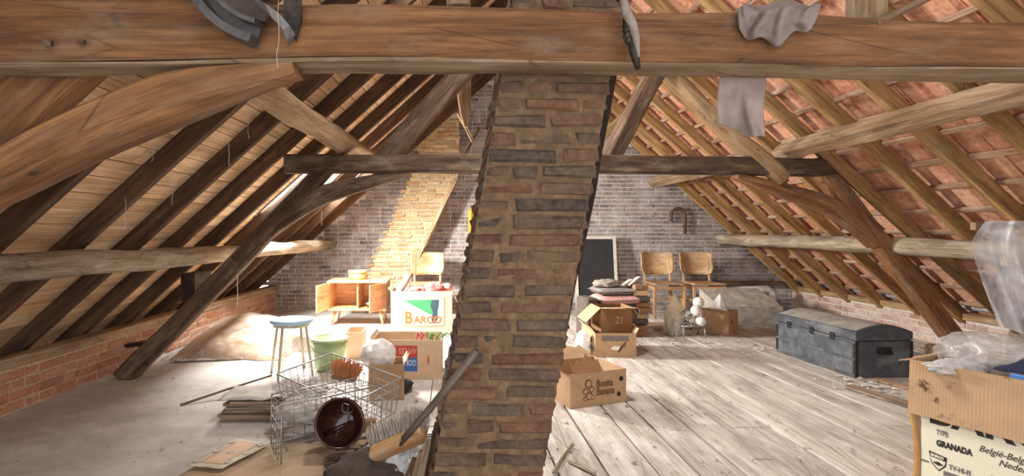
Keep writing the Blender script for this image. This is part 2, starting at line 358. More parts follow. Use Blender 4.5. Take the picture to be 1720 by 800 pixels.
def timber(name, pts, w, h, mat, label=None, cat='beam', up=(0, 0, 1), nseg=14, jit=0.006, rnd=0.18, log=False, seed=0, parent=None, group=None, twist=0.0):
    """hewn timber: follows pts, section w x h (numbers or one per point), irregular faces"""
    pts = [Vector(p) for p in pts]; rr = random.Random(seed*91+len(pts))
    n = len(pts); W_ = w if isinstance(w, (list, tuple)) else [w]*n; H_ = h if isinstance(h, (list, tuple)) else [h]*n
    def cr(a, t):
        i = min(int(t*(n-1)), n-2); f = t*(n-1)-i
        p0, p1, p2, p3 = a[max(i-1, 0)], a[i], a[i+1], a[min(i+2, n-1)]
        return 0.5*((2*p1)+(p2-p0)*f+(2*p0-5*p1+4*p2-p3)*f*f+(3*p1-p0-3*p2+p3)*f**3)
    mb = MB(); rings = []; wc = []; L = 0; prev = None; off = rr.random()*11
    if log: sec = [(math.cos(2*math.pi*k/14), math.sin(2*math.pi*k/14)) for k in range(14)]
    else:
        b = rnd; sec = []
        for (x, y, dx, dy) in ((1, -1, 0, 1), (1, 1, -1, 0), (-1, 1, 0, -1), (-1, -1, 1, 0)):
            sec.append((x-b*x*abs(dx)*0-(0 if dx == 0 else 0), y)) if False else None
        sec = [(1, -1+b), (1, 0), (1, 1-b), (1-b, 1), (0, 1), (-1+b, 1), (-1, 1-b), (-1, 0), (-1, -1+b), (-1+b, -1), (0, -1), (1-b, -1)]
    sd0 = Vector((rr.random()*50, rr.random()*50, rr.random()*50))
    for i in range(nseg+1):
        t = i/nseg; p = cr(pts, t); q = cr(pts, min(t+0.02, 1))-cr(pts, max(t-0.02, 0))
        tt, s, u = frame(q, Vector(up)); ww = cr(W_, t)/2; hh = cr(H_, t)/2
        if twist: a = twist*t; s, u = s*math.cos(a)+u*math.sin(a), u*math.cos(a)-s*math.sin(a)
        if prev is not None: L += (p-prev).length
        prev = p; ring = []
        for k, (a, b2) in enumerate(sec):
            q2 = Vector((L*2.2, a*1.3, b2*1.3))+sd0
            j = noise.noise(q2)*jit*1.8+(rr.random()-0.5)*jit*0.5
            ring.append(p+s*(a*ww+j*(1 if a > 0 else -1)*abs(a))+u*(b2*hh+noise.noise(q2+Vector((9, 3, 1)))*jit*1.8*abs(b2)))
            wc.append(Vector((L+off, a*ww, b2*hh)))
        rings.append(ring)
    mb.loft(rings, True, True, log, wc)
    o = mb.build(name, mat, parent)
    if label: tag(o, label, cat, group)
    return o
# ------------------------------------------------------------------ the shell of the attic
GY = 7.7                       # gable
TA = math.atan(0.9); CA, SA = math.cos(TA), math.sin(TA)
RX, RZ = 1.128, 3.85           # ridge at the gable
SKEW = 0.06                    # the left roof and knee wall splay outwards towards the viewer
Y0 = -1.3
def left_pt(u, y, w):          # u metres down the slope from the ridge line of the gable, w outwards from the rafters' underside
    return Vector((RX-u*CA-w*SA-SKEW*(GY-y), y, RZ-u*SA+w*CA))
def right_pt(u, y, w): return Vector((RX+u*CA+w*SA, y, RZ-u*SA+w*CA))
def m3(a, b, c): return Matrix((a, b, c)).transposed()
ULEN_L, ULEN_R = 5.75, 5.6
# window in the left roof: between u0,u1 and y0,y1
WINS = [(3.10, 3.85, 5.19, 5.76), (2.75, 3.60, 6.38, 6.84), (.45, 1.35, 3.14, 3.60)]     # u0, u1, y0, y1 of the roof windows; the last is added for fill light
# --- ceiling left
def slab_left(mb, u0, u1, y0, y1, w0, w1):
    q = [left_pt(u, y, w) for w in (w0, w1) for (u, y) in ((u0, y0), (u1, y0), (u1, y1), (u0, y1))]
    mb.add(q, [(0, 1, 2, 3), (7, 6, 5, 4), (0, 4, 5, 1), (1, 5, 6, 2), (2, 6, 7, 3), (3, 7, 4, 0)])
mb = MB()
def cut_spans(u0, u1, a, b):     # what is left of the strip a..b between the roof windows
    sp = []; q = a
    for (wu0, wu1, wy0, wy1) in sorted(WINS, key=lambda t: t[2]):
        if u1 > wu0+1e-4 and u0 < wu1-1e-4: sp.append((q, wy0)); q = wy1
    return sp+[(q, b)]
lv = sorted(set([-.35, ULEN_L]+[w_[0] for w_ in WINS]+[w_[1] for w_ in WINS]))
for a, b in zip(lv[:-1], lv[1:]):
    for c, d in cut_spans(a, b, Y0, GY+.15): slab_left(mb, a, b, c, d, 0.152, 0.21)
ceil_l = struct(mb.build('ceiling_left', 'roof_outer', None, Vector((0, 0, 0))))
ceil_l['label'] = 'left roof slope of pine boards on dark rafters'
bw = 0.132; nb = int((ULEN_L+0.3)/bw)
for i in range(nb):
    u0 = -0.3+i*bw; u1 = u0+bw-0.006
    spans = cut_spans(u0, u1, Y0, GY+.1)
    for a, b in spans:
        cut = a+(b-a)*(0.3+0.4*R.random()) if b-a > 4 else None
        for (p, q) in ([(a, cut-.002), (cut+.002, b)] if cut else [(a, b)]):
            mb = MB(); dw = R.uniform(-0.002, 0.003)
            P = [left_pt(u, y, w) for w in (0.13+dw, 0.15) for (u, y) in ((u0, p), (u1, p), (u1, q), (u0, q))]
            wcs = [Vector((y, u-u0+i*.37, w)) for w in (0, .02) for (u, y) in ((u0, p), (u1, p), (u1, q), (u0, q))]
            mb.add(P, [(0, 1, 2, 3), (7, 6, 5, 4), (0, 4, 5, 1), (1, 5, 6, 2), (2, 6, 7, 3), (3, 7, 4, 0)], wcs)
            mb.build('board', 'board_pine', ceil_l)
# rafters of the left slope
ys_l = [Y0+0.1+0.0]+[]
k = 0; ys_l = []
y = 3.1-0.54*8
while y < GY: ys_l.append(y); y += 0.54
for i, y in enumerate(ys_l):
    a = left_pt(-0.2, y, 0.072); b = left_pt(ULEN_L, y, 0.072)
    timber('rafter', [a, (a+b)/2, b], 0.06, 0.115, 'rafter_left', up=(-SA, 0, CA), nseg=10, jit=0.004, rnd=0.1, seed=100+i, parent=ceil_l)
# --- ceiling right: rafters, battens, clay tiles
ceil_r = bpy.data.objects.new('ceiling_right', None); C.objects.link(ceil_r); struct(ceil_r); ceil_r['label'] = 'right roof slope of clay tiles on battens and rafters'
ys_r = []; y = 3.17-0.49*8
while y < GY: ys_r.append(y); y += 0.49
for i, y in enumerate(ys_r):
    a = right_pt(-0.2, y, 0.06); b = right_pt(ULEN_R, y, 0.06)
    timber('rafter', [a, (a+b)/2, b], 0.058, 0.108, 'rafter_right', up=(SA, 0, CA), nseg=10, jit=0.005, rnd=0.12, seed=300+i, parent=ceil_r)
GA = 0.265
nrow = int((ULEN_R+.2)/GA)
for i in range(nrow):
    u = -0.12+i*GA
    a = right_pt(u, Y0, 0.126); b = right_pt(u, GY+.1, 0.126)
    timber('batten', [a, (a+b)/2, b], 0.034, 0.024, 'batten_wood', up=(SA, 0, CA), nseg=16, jit=0.004, rnd=0.1, seed=500+i, parent=ceil_r)
def tile_mesh(seed):
    rr = random.Random(seed); mb = MB(); Lt, Wt = 0.335, 0.205
    prof = [(-.5, .016), (-.42, .026), (-.32, .004), (-.1, 0), (.25, 0), (.36, .008), (.43, .022), (.5, .018)]
    rings = []
    for l in (-Lt/2, Lt/2-.03, Lt/2):
        rings.append([Vector((l, x*Wt+rr.uniform(-.001, .001), z)) for x, z in prof]+[Vector((l, x*Wt, z+.012)) for x, z in prof[::-1]])
    mb.loft(rings, True, True, False)
    mb.box((-Lt/2+.035, 0, -.008), (.02, .05, .02))
    return mb.mesh('roof_tile', 'roof_tile_clay')
tmesh = [tile_mesh(i) for i in range(4)]
tl = []
ncol = int((GY+.1-Y0)/0.2)+1
for i in range(nrow):
    for j in range(ncol):
        u = -0.12+i*GA+0.335/2-0.03; yy = Y0+0.1+j*0.2
        tl.append((u, yy, i, j))
Mr = m3(Vector((CA, 0, -SA)), Vector((0, 1, 0)), Vector((SA, 0, CA)))
def tile_M(u, yy, rr):
    tilt = Matrix.Rotation(0.05, 3, 'Y')@Matrix.Rotation(rr.uniform(-.025, .025), 3, 'Z')@Matrix.Rotation(rr.uniform(-.03, .03), 3, 'X')
    M = (Mr@tilt).to_4x4(); M.translation = right_pt(u+rr.uniform(-.008, .008), yy, 0.160+rr.uniform(-.003, .003)); return M
def seen(p):
    if p.y < 0.5: return 0
    s = FPX/p.y; px = CX+p.x*s; py = CY-(p.z-CAMH)*s
    return s if (-20 < px < 1740 and -20 < py < 800) else 0
tl.sort(key=lambda t: -seen(right_pt(t[0], t[1], .15)))
stuff = MB(); rr = random.Random(5)
for n_, (u, yy, i, j) in enumerate(tl):
    M = tile_M(u, yy, rr); me = tmesh[(i*7+j*3) % 4]
    if n_ < 300:
        o = bpy.data.objects.new('roof_tile', me); C.objects.link(o); o.parent = ceil_r; o.matrix_local = M
    else: stuff.add([M@v.co for v in me.vertices], [tuple(p.vertices) for p in me.polygons])
o = stuff.build('roof_tile', 'roof_tile_clay', ceil_r); o['kind'] = 'stuff'

# --- bricks
def brick_mesh(L, H, D, seed, mat, jit=0.003, ch=0.004):
    rr = random.Random(seed); mb = MB(); V = []
    for (y, ins) in ((D, 0), (ch, 0), (0, ch)):
        for (x, z) in ((-1, -1), (1, -1), (1, 1), (-1, 1)):
            V.append(Vector((x*(L/2-ins)+rr.uniform(-jit, jit), y+(rr.uniform(-jit, jit) if y < D else 0), z*(H/2-ins)+rr.uniform(-jit, jit)*.6)))
    F = [(3, 2, 1, 0), (8, 9, 10, 11)]
    for a in (0, 4):
        for k in range(4): F.append((a+k, a+(k+1) % 4, a+4+(k+1) % 4, a+4+k))
    mb.add(V, F); return mb.mesh('brick', mat)
class Bricker:
    def __init__(s, mat, H=0.053, D=0.03, L=0.2, seed=0, jit=0.003, ch=0.004):
        s.full = [brick_mesh(L, H, D, seed+i, mat, jit, ch) for i in range(6)]; s.head = [brick_mesh(L/2-.005, H, D, seed+20+i, mat, jit, ch) for i in range(4)]
        s.L = L; s.mat = mat; s.rr = random.Random(seed)
    def lay(s, parent, spots, cap=300):            # spots: (location, 3x3, length, weight)
        spots.sort(key=lambda q: -q[3]); stuff = MB(); used = 0
        for i, (loc, M, ln, wgt) in enumerate(spots):
            hd = ln < s.L*0.75; me = s.rr.choice(s.head if hd else s.full); base = (s.L/2-.005) if hd else s.L
            if i < cap: inst('brick', me, parent, loc, M, (ln/base, 1, 1))
            else:
                M4 = (M.to_4x4()@Matrix.Diagonal((ln/base, 1, 1, 1))); M4.translation = loc; used = 1
                stuff.add([M4@v.co for v in me.vertices], [tuple(p.vertices) for p in me.polygons])
        if used: stuff.build('brick', s.mat, parent)['kind'] = 'stuff'
# --- gable wall
gp = [(-2.75, 0), (5.25, 0), (5.25, RZ-.9*(5.25-RX)+.2), (RX, RZ+.2), (-2.75, RZ-.9*(RX+2.75)+.19)]
mb = MB(); mb.prism(gp, 0.12, c=(0, GY, 0)); wall_back = struct(mb.build('wall_back', 'mortar_pale', None, Vector((0, 0, 0))))
wall_back['label'] = 'weathered brick gable wall at the far end'
spots = []; rr = random.Random(3); CH = 0.0615; BL = 0.212
for r in range(int(3.9/CH)):
    z = 0.03+r*CH; flem = r % 2
    x = -2.75+(0.0 if flem else -BL/2)-rr.random()*.02
    while x < 5.3:
        ln = BL-.011 if rr.random() > .12 else BL/2-.011
        xc = x+ln/2; x += ln+.011
        if z > RZ-.9*abs(xc-RX)+.08: continue
        px = CX+xc*FPX/GY; py = CY-(z-CAMH)*FPX/GY
        wgt = (2 if (995 < px < 1300 or 480 < px < 640 or 715 < px < 830) and 300 < py < 520 else (1 if 130 < py < 300 else 0))+rr.random()*.8
        if 835 < px < 980 : wgt = 0
        spots.append((Vector((xc, GY-.006-rr.random()*.004, z)), Matrix.Identity(3), ln, wgt))
Bricker('brick_gable', H=.05, seed=11).lay(wall_back, spots)
# --- knee walls
def knee(name, label, A, B, H, mat, mort, seed, nmin=0):
    A = Vector(A); B = Vector(B); t = (B-A).normalized(); L = (B-A).length
    nrm = Vector((-t.y, t.x, 0))                      # wall thickness direction (away from the room)
    M = m3(t, nrm, Vector((0, 0, 1)))
    mb = MB(); mb.prism([(0, 0), (L, 0), (L, H), (0, H)], .2, M, A+nrm*.008)
    w = struct(mb.build(name, mort, None, Vector((0, 0, 0)))); w['label'] = label
    spots = []; r2 = random.Random(seed); n = int(H/.07)
    for r in range(n):
        x = -(r % 2)*.11
        while x < L:
            ln = .205 if r2.random() > .2 else .1
            if x+ln < L+.05: spots.append((A+t*(x+ln/2)+nrm*(-.006+r2.uniform(0, .012))+Vector((0, 0, .036+r*.07)), M, ln, 1/(1+(A+t*x).y) if seed else 1))
            x += ln+.012
    Bricker(mat, H=.058, seed=seed, jit=.006, ch=.007).lay(w, spots)
    return w
def lw(y): return -2.86-SKEW*(3.28-y) if False else -2.88+SKEW*(y-3.28)
wall_left = knee('wall_left', 'low red brick knee wall under the left eaves', (lw(1.5), 1.5, 0), (lw(GY), GY, 0), .3, 'brick_knee', 'mortar_knee', 41)
wall_right = knee('wall_right', 'low limewashed brick knee wall under the right eaves', (5.12, GY, 0), (5.12, 1.5, 0), .3, 'brick_knee_white', 'mortar_white', 43)
# eaves plates
mbp = [(lw(1.5)-.06, 1.5, .335), (lw(4)-.06, 4, .33), (lw(GY)-.06, GY, .335)]
timber('wall_plate', mbp, .14, .07, 'oak_grey', 'long grey wall plate on the left knee wall', 'beam', nseg=20, seed=51)
timber('wall_plate', [(5.16, 1.5, .335), (5.15, 4.5, .34), (5.16, GY, .335)], .12, .07, 'oak_light', 'pale timber wall plate on the right knee wall', 'beam', nseg=20, seed=52)
# --- floor
mb = MB(); mb.box((1.1, 3.2, -.06), (9.2, 9.4, .08)); floor = struct(mb.build('floor', 'oak_soot', None, Vector((0, 0, 0)))); floor['label'] = 'dusty attic floor of wide boards'
def floor_left():
    def f(u, v):
        x = -3.4+u*3.25; y = Y0+v*(GY-Y0); return (x, y, -.003+.004*noise.noise(Vector((x*2, y*2, 0))))
    m_ = MB(); m_.grid(f, 60, 120); m_.build('floor_sheet', 'floor_dust', floor)
floor_left()
x = -.15; rr = random.Random(9); i = 0
while x < 5.2:
    w = rr.uniform(.19, .26); cuts = sorted([Y0, GY]+[rr.uniform(1.5, 3.2)+2.6*q for q in range(2)])
    for a, b in zip(cuts[:-1], cuts[1:]):
        nx = 8; mb = MB(); ph = rr.random()*99; zt = rr.uniform(-.0015, .0015)
        rings = []; wc = []
        for q in range(nx+1):
            yy = a+.002+(b-a-.004)*q/nx; e = noise.noise(Vector((x*3+ph, yy*2, 0)))*.004; zz = zt+noise.noise(Vector((ph, yy*.9, 4)))*.0015
            x0 = x+.006+e; x1 = x+w-.006+e*.5
            rings.append([Vector((x0, yy, -.022)), Vector((x1, yy, -.022)), Vector((x1, yy, zz-.0015)), Vector((x1-.002, yy, zz)), Vector((x0+.002, yy, zz)), Vector((x0, yy, zz-.0015))])
            wc += [Vector((yy+ph, p.x-x, 0)) for p in rings[-1]]
        mb.loft(rings, True, True, False, wc); mb.build('floor_board', 'plank_floor', floor)
    x += w
# --- roof windows on the left slope, the high unseen one added for fill light
for wi, (WU0, WU1, WY0, WY1) in enumerate(WINS):
    win = bpy.data.objects.new('window_%d' % (wi+1), None); C.objects.link(win); struct(win); win['label'] = ['small bright roof window beside the leaning strut', 'small roof window near the gable', 'added roof window high in the left slope for fill light'][wi]
    win.location = left_pt((WU0+WU1)/2, (WY0+WY1)/2, .14); wl = win.location.copy()
    def lslab(name, u0, u1, y0, y1, w0, w1, mat):
        q = [left_pt(u, y, w)-wl for w in (w0, w1) for (u, y) in ((u0, y0), (u1, y0), (u1, y1), (u0, y1))]
        m_ = MB(); m_.add(q, [(0, 1, 2, 3), (7, 6, 5, 4), (0, 4, 5, 1), (1, 5, 6, 2), (2, 6, 7, 3), (3, 7, 4, 0)]); return m_.build(name, mat, win)
    for (a, b, c, d) in ((WU0-.0, WU0+.03, WY0, WY1), (WU1-.03, WU1, WY0, WY1), (WU0, WU1, WY0, WY0+.03), (WU0, WU1, WY1-.03, WY1)): lslab('window_frame', a, b, c, d, .12, .24, 'skylight_frame')
    lslab('window_pane', WU0+.03, WU1-.03, WY0+.03, WY1-.03, .205, .209, 'pane_glass')

# ------------------------------------------------------------------ main timbers
def tm(name, label, pts, w, h, mat, **kw): return timber(name, pts, w, h, mat, label, kw.pop('cat', 'beam'), **kw)
# front cross beam, from edge to edge of the picture
d = 1.69
ftb = tm('tie_beam', 'massive hewn cross beam spanning the foreground above the brick chimney', [(-1.9, d, 1.84), (-1.2, d, 1.836), (-.4, d, 1.833), (.2, d, 1.822), (.9, d, 1.814), (1.6, d, 1.79), (2.6, d, 1.775)], [.15]*7, [.2, .2, .168, .155, .152, .145, .14], 'oak_beam', nseg=44, jit=.006, rnd=.12, seed=1)
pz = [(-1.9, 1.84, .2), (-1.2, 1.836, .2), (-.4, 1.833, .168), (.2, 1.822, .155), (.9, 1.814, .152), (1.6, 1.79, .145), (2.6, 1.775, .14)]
und = timber('underside', [Vector((x_, d+.004, z_-h_/2-.003))-ftb.location for x_, z_, h_ in pz], .135, .012, 'oak_grey', nseg=44, jit=.005, rnd=.2, seed=19, parent=ftb); und['label'] = 'pale worn underside of the beam with floor bounce light painted in'  # bounce light from the floor is put into this slab's paler colour
tm('brace', 'thick curved brace rising to the front cross beam at upper left', [W(-190, 400, 1.72), W(0, 300, 1.72), W(150, 226, 1.70), W(300, 165, 1.69), (W(500, 116, 1.68))], [.13, .13, .13, .12, .1], [.16, .15, .15, .14, .05], 'oak_beam', nseg=26, jit=.008, seed=2)
tm('principal_rafter', 'broad sawn principal rafter at the upper left corner', [(-2.05, 1.84, 1.19), (-1.4, 1.84, 1.76), (-.75, 1.84, 2.32)], .1, .18, 'oak_beam', up=(-SA, 0, CA), nseg=12, seed=3)
# back truss
A = W(480, 276, 4.28); B = W(1398, 283, 4.70); Mi = (A+B)/2
tm('tie_beam', 'dark tie beam of the rear truss spanning behind the chimney', [A, Mi+Vector((0, 0, .02)), B], .15, .155, 'oak_dark', nseg=26, seed=4)
tm('strut', 'leaning dark strut standing on the floor left of the stool', [Vector((-2.66, 4.16, -.0)), (W(380, 462, 4.23)), W(548, 282, 4.30)], .13, [.15, .14, .13], 'oak_dark', up=(-SA, 0, CA), nseg=16, seed=5)
tm('brace', 'long curved brace below the left half of the rear tie beam', [W(400, 440, 4.22), W(470, 372, 4.25), W(560, 322, 4.3), W(690, 290, 4.36)], .11, [.1, .14, .15, .05], 'oak_dark', nseg=20, jit=.008, seed=6)
tm('strut', 'pale brown strut leaning down behind the large television box', [W(1368, 272, 4.7), W(1480, 410, 4.7), W(1618, 590, 4.7)], .14, .14, 'oak_beam', up=(SA, 0, CA), nseg=16, seed=7)
tm('brace', 'curved brace below the right end of the rear tie beam', [W(1235, 296, 4.62), W(1320, 322, 4.66), W(1400, 352, 4.68), W(1470, 410, 4.69)], .11, [.05, .13, .14, .1], 'oak_beam', nseg=18, jit=.008, seed=8)
tm('principal_rafter', 'dark rafter climbing left from the rear tie beam', [W(640, 275, 4.42), W(770, 128, 4.46), W(860, 30, 4.5)], .14, .17, 'oak_dark', up=(-SA, 0, CA), nseg=14, seed=9)
tm('principal_rafter', 'light rounded rafter behind the hanging cloth on the right', [W(1315, 300, 4.62), W(1190, 190, 4.58), W(1095, 95, 4.55), W(1000, 0, 4.5)], .15, .15, 'oak_light', log=True, nseg=16, jit=.012, seed=10)
tm('strut', 'dark slanting strut right of the chimney on the rear tie beam', [W(1023, 268, 4.55), W(1062, 195, 4.5), W(1120, 85, 4.45)], .12, .14, 'oak_dark', up=(1, 0, 1), nseg=10, seed=11)
tm('strut', 'thin pale strut between the slanting struts right of the chimney', [W(1000, 238, 5.3), W(1050, 195, 5.3), W(1110, 130, 5.3)], .08, .09, 'oak_light', up=(1, 0, 1), nseg=8, seed=12)
tm('hanging_post', 'short pale hanging post left of the chimney top', [W(783, 214, 5.0), W(780, 160, 5.0), W(778, 20, 5.0)], [.04, .13, .13], [.08, .13, .13], 'oak_light', up=(0, 1, 0), nseg=10, seed=13)
tm('lath', 'thin lath crossing below the pale hanging post', [W(770, 190, 5.3), W(795, 240, 5.3)], .03, .06, 'oak_grey', up=(0, 1, 0), nseg=4, seed=14)
tm('lath', 'dark board leaning under the pale hanging post', [W(775, 268, 5.6), W(804, 216, 5.6)], .03, .08, 'oak_dark', up=(0, 1, 0), nseg=4, seed=15)
# purlins
tm('purlin', 'round pale log purlin running along the left roof slope', [Vector((-2.26, 1.4, 1.0)), Vector((-2.19, 2.2, 1.02)), Vector((-2.08, 4.2, .985)), Vector((-1.93, 6.0, .995)), Vector((-1.80, GY+.05, .985))], .145, .145, 'log_pale', log=True, nseg=40, jit=.013, seed=20)
tm('purlin', 'pale upper purlin pointing down to the rear truss on the left', [(-1.08, 2.45, 1.99), (-.97, 3.7, 1.95), (-.80, 5.25, 1.915)], .15, .13, 'oak_grey', up=(-SA, 0, CA), nseg=14, jit=.009, seed=21)
tm('purlin', 'long grey purlin ending cut off at the right of the hanging cloth', [(3.08, 1.5, 1.96), (3.08, 3.2, 1.945), (3.075, 4.78, 1.93)], .12, .14, 'oak_grey', up=(SA, 0, CA), nseg=20, jit=.008, seed=22)
tm('purlin', 'short upper purlin set into the right half of the gable', [(3.12, 5.2, 1.93), (3.05, 6.5, 1.92), (3.03, GY+.05, 1.92)], .12, .13, 'oak_grey', up=(SA, 0, CA), nseg=10, seed=23)
tm('purlin', 'round pale log purlin running along the right roof slope', [(4.06, 2.2, 1.06), (4.06, 3.8, 1.05), (4.07, 5.6, 1.06), (4.04, GY+.05, 1.06)], .16, .16, 'log_pale', log=True, nseg=34, jit=.013, seed=24)
mb = MB(); mb.box(W(330, 480, 4.55), (.12, .3, .24)); tag(mb.build('wedge_block', 'oak_soot'), 'dark wooden wedge block between left purlin and leaning strut', 'block')
# ------------------------------------------------------------------ leaning brick chimney in the middle
CD = 1.8; CWID = .39; CDEP = .40
def chx(z): return -.126+.1715*z           # left edge of the front face at height z
ch = thing('chimney', 'leaning brick chimney stack in the centre foreground with thick sandy mortar', 'chimney', (chx(0)+CWID/2, CD, 0))
ox = chx(0)+CWID/2
mb = MB(); mb.add([Vector((chx(z)-ox+dx, y, z)) for z in (0, 3.3) for (dx, y) in ((.006, .012), (CWID-.006, .012), (CWID-.006, CDEP), (.006, CDEP))], [(0, 3, 2, 1), (4, 5, 6, 7), (0, 1, 5, 4), (1, 2, 6, 5), (2, 3, 7, 6), (3, 0, 4, 7)])
def rough(o_mb, n):
    pass
core = MB()
def side(P0, P1, nv=60, nu=10):            # rough mortar bed, slightly wavy
    def f(u, v):
        z = v*3.3; a = Vector((chx(z)-ox+P0[0], P0[1], z)); b = Vector((chx(z)-ox+P1[0], P1[1], z)); p = a.lerp(b, u)
        nn = Vector((b-a)).cross(Vector((0, 0, 1))).normalized(); return p-nn*(-.0)+nn*(noise.noise(p*14)*.006)
    core.grid(f, nu, nv)
side((.004, .006), (CWID-.004, .006)); side((CWID-.006, .006), (CWID-.006, CDEP)); side((.006, CDEP), (.006, .006)); side((CWID-.004, CDEP), (.004, CDEP))
core.build('mortar', 'mortar_sand', ch)
B_ = Bricker('brick_stack', H=.046, D=.06, L=.2, seed=77, jit=.006, ch=.009); spots = []; rr = random.Random(31)
HC = .0598
for r in range(int(3.2/HC)):
    z = .03+r*HC; xl = chx(z)-ox
    lens = [.185, .185] if r % 2 == 0 else [.088, .19, .088]
    if rr.random() < .35: lens = [.11, .26] if rr.random() < .5 else [.25, .12]
    if r % 5 == 3: lens = [.088, .088, .19]
    gap = (CWID-sum(lens))/(len(lens)-1) if len(lens) > 1 else 0
    x = xl
    for ln in lens:
        loc = Vector((x+ln/2+rr.uniform(-.003, .003), rr.uniform(-.007, .006), z+rr.uniform(-.003, .003)))
        spots.append((loc, rot(y=rr.uniform(-.02, .02), z=rr.uniform(-.02, .02)), ln-.004, 2)); x += ln+gap
    for sd in (0, 1):                       # left and right faces
        ls = [.185, .185] if (r+sd) % 2 else [.088, .19, .088]; g2 = (CDEP-.02-sum(ls))/(len(ls)-1); yv = .012 if (r+sd) % 2 else .012
        for ln in ls:
            if sd == 0: loc = Vector((xl-.004, yv+ln/2, z)); M = rz(-math.pi/2)
            else: loc = Vector((xl+CWID+.004, yv+ln/2, z)); M = rz(math.pi/2)
            spots.append((loc+Vector((rr.uniform(-.004, .004), 0, 0)), M, ln-.004, 1 if z > .3 and z < 1.8 else 0)); yv += ln+g2
B_.lay(ch, spots)
def cz(z, dx, y): return Vector((chx(z)+CWID+dx, y, z))
tm('chimney_post', 'blackened timber leaning along the right edge of the brick chimney', [cz(0, .03, 2.08), cz(.9, .035, 2.08), cz(1.95, .06, 2.06)], .06, .07, 'oak_soot', up=(0, 1, 0), nseg=20, jit=.008, seed=30, cat='post')

# ------------------------------------------------------------------ sloping flue on the gable
FD = 7.42
fl = thing('flue', 'pale yellow brick flue slanting up the gable left of the chimney', 'flue', (W(665, 470, FD).x, FD, 0))
ox = W(665, 470, FD).x
def fl_l(z): return (W(628, 440, FD).x+(z-W(0, 440, FD).z)*(W(690, 300, FD).x-W(628, 440, FD).x)/(W(0, 300, FD).z-W(0, 440, FD).z))
FW = .67
z0, z1 = .55, 2.9
def fx(z): return min(fl_l(z), W(700, 0, FD).x) if z < 2.0 else min(fl_l(z), W(704, 0, FD).x)
def fxr(z): return min(fl_l(z)+FW, W(772, 0, FD).x)
spots = []; rr = random.Random(55); core = MB(); rings = []
n = 38
for i in range(n+1):
    z = z1*i/n; a = fx(z)-ox; b = fxr(z)-ox
    rings.append([Vector((a+.01, .01, z)), Vector((b-.01, .01, z)), Vector((b-.01, .28, z)), Vector((a+.01, .28, z))])
core.loft(rings, True, True, False); core.build('mortar', 'mortar_flue', fl)
for r in range(int(z1/.06)-1):
    z = .03+r*.06; x = fx(z)-ox-(r % 2)*.05+rr.uniform(-.02, .02); e = fxr(z)-ox
    while x < e-.06:
        ln = min(.19 if rr.random() > .3 else .09, e-x+rr.uniform(-.01, .02)); spots.append((Vector((x+ln/2, rr.uniform(-.008, .003), z)), Matrix.Identity(3), ln, 1)); x += ln+.013
Bricker('brick_flue', H=.047, D=.04, L=.19, seed=88, jit=.006, ch=.008).lay(fl, spots)
tm('lath', 'dark timber strip along the right edge of the slanting flue', [W(688, 462, 7.36), W(725, 385, 7.36), W(766, 300, 7.36)], .05, .07, 'oak_grey', up=(0, 1, 0), nseg=8, seed=33)
# ------------------------------------------------------------------ ironwork, cloths and chain on the front beam
pw = thing('iron_channel', 'old curved iron channel with strap hanging at the top left of the beam', 'ironwork', W(437, 92, 1.53))
def rel(px, py, d, o): return W(px, py, d)-o.location
def arc_sweep(name, sec, a0, a1, mat, c):
    mb = MB(); rings = []
    for i in range(25):
        a = math.radians(a0+(a1-a0)*i/24); rings.append([c+Vector((r*math.cos(a), y, r*math.sin(a))) for r, y in sec])
    mb.loft(rings, True, True, False); return mb.build(name, mat, pw)
pc = rel(465, -85, 1.53, pw)
arc_sweep('channel', [(.292, -.02), (.292, .045), (.215, .045), (.222, -.02), (.236, -.02), (.232, .03), (.262, .03), (.268, -.02)], 165, 255, 'iron_grey', pc)
arc_sweep('flange', [(.222, -.016), (.222, -.004), (.155, .072), (.15, .062)], 165, 262, 'iron_grey', pc)
def strip(name, pts, w, mat, th=.004):
    mb = MB(); rings = []
    for i, (p, ang) in enumerate(pts):
        q = Vector((math.cos(ang), -.4*math.sin(ang), math.sin(ang)))*w/2; t = Vector((0, th, 0)); rings.append([p-q, p+q, p+q+t, p-q+t])
    mb.loft(rings, True, True, False); return mb.build(name, mat, pw)
strip('twisted_strip', [(rel(405, -30, 1.52, pw), 2.4), (rel(425, -2, 1.52, pw), 2.2), (rel(450, 17, 1.52, pw), 2.0), (rel(472, 36, 1.53, pw), 1.7), (rel(484, 56, 1.55, pw), 1.2), (rel(490, 68, 1.57, pw), .9)], .042, 'iron_grey')
mb = MB(); mb.prism([(-.024, .2), (.042, .2), (.036, 0), (.02, -.065), (.006, -.05), (-.016, .0)], .010, None, rel(486, 33, 1.585, pw)); mb.build('strap', 'iron_dark', pw)
for (px, py, s_, nm) in ((78, 72, .022, 'left'), (134, 70, .018, 'right')):
    mb = MB(); mb.bar(W(px+10, py+2, 1.66), W(px, py, 1.58), s_, s_*.8); tag(mb.build('peg', 'oak_dark'), 'wooden peg in the front beam, %s of the two' % nm, 'peg')
for (px, py, nm) in ((1452, 2, 'right'), (771, 2, 'left')):
    tm('post', 'short upright post end on top of the front beam, %s' % ('beside the draped cloth' if nm == 'right' else 'left of the chimney'), [W(px, 45 if nm == 'right' else 22, 1.74), W(px+2, -70, 1.78)], .08, .1, 'oak_grey', up=(0, 1, 0), nseg=6, seed=60+px, cat='post')
tm('stick', 'rough split stick lying on the right end of the front beam', [W(1470, 44, 1.62), W(1510, 22, 1.66), W(1575, -10, 1.72)], .02, .02, 'oak_grey', nseg=8, jit=.006, seed=63, cat='stick')
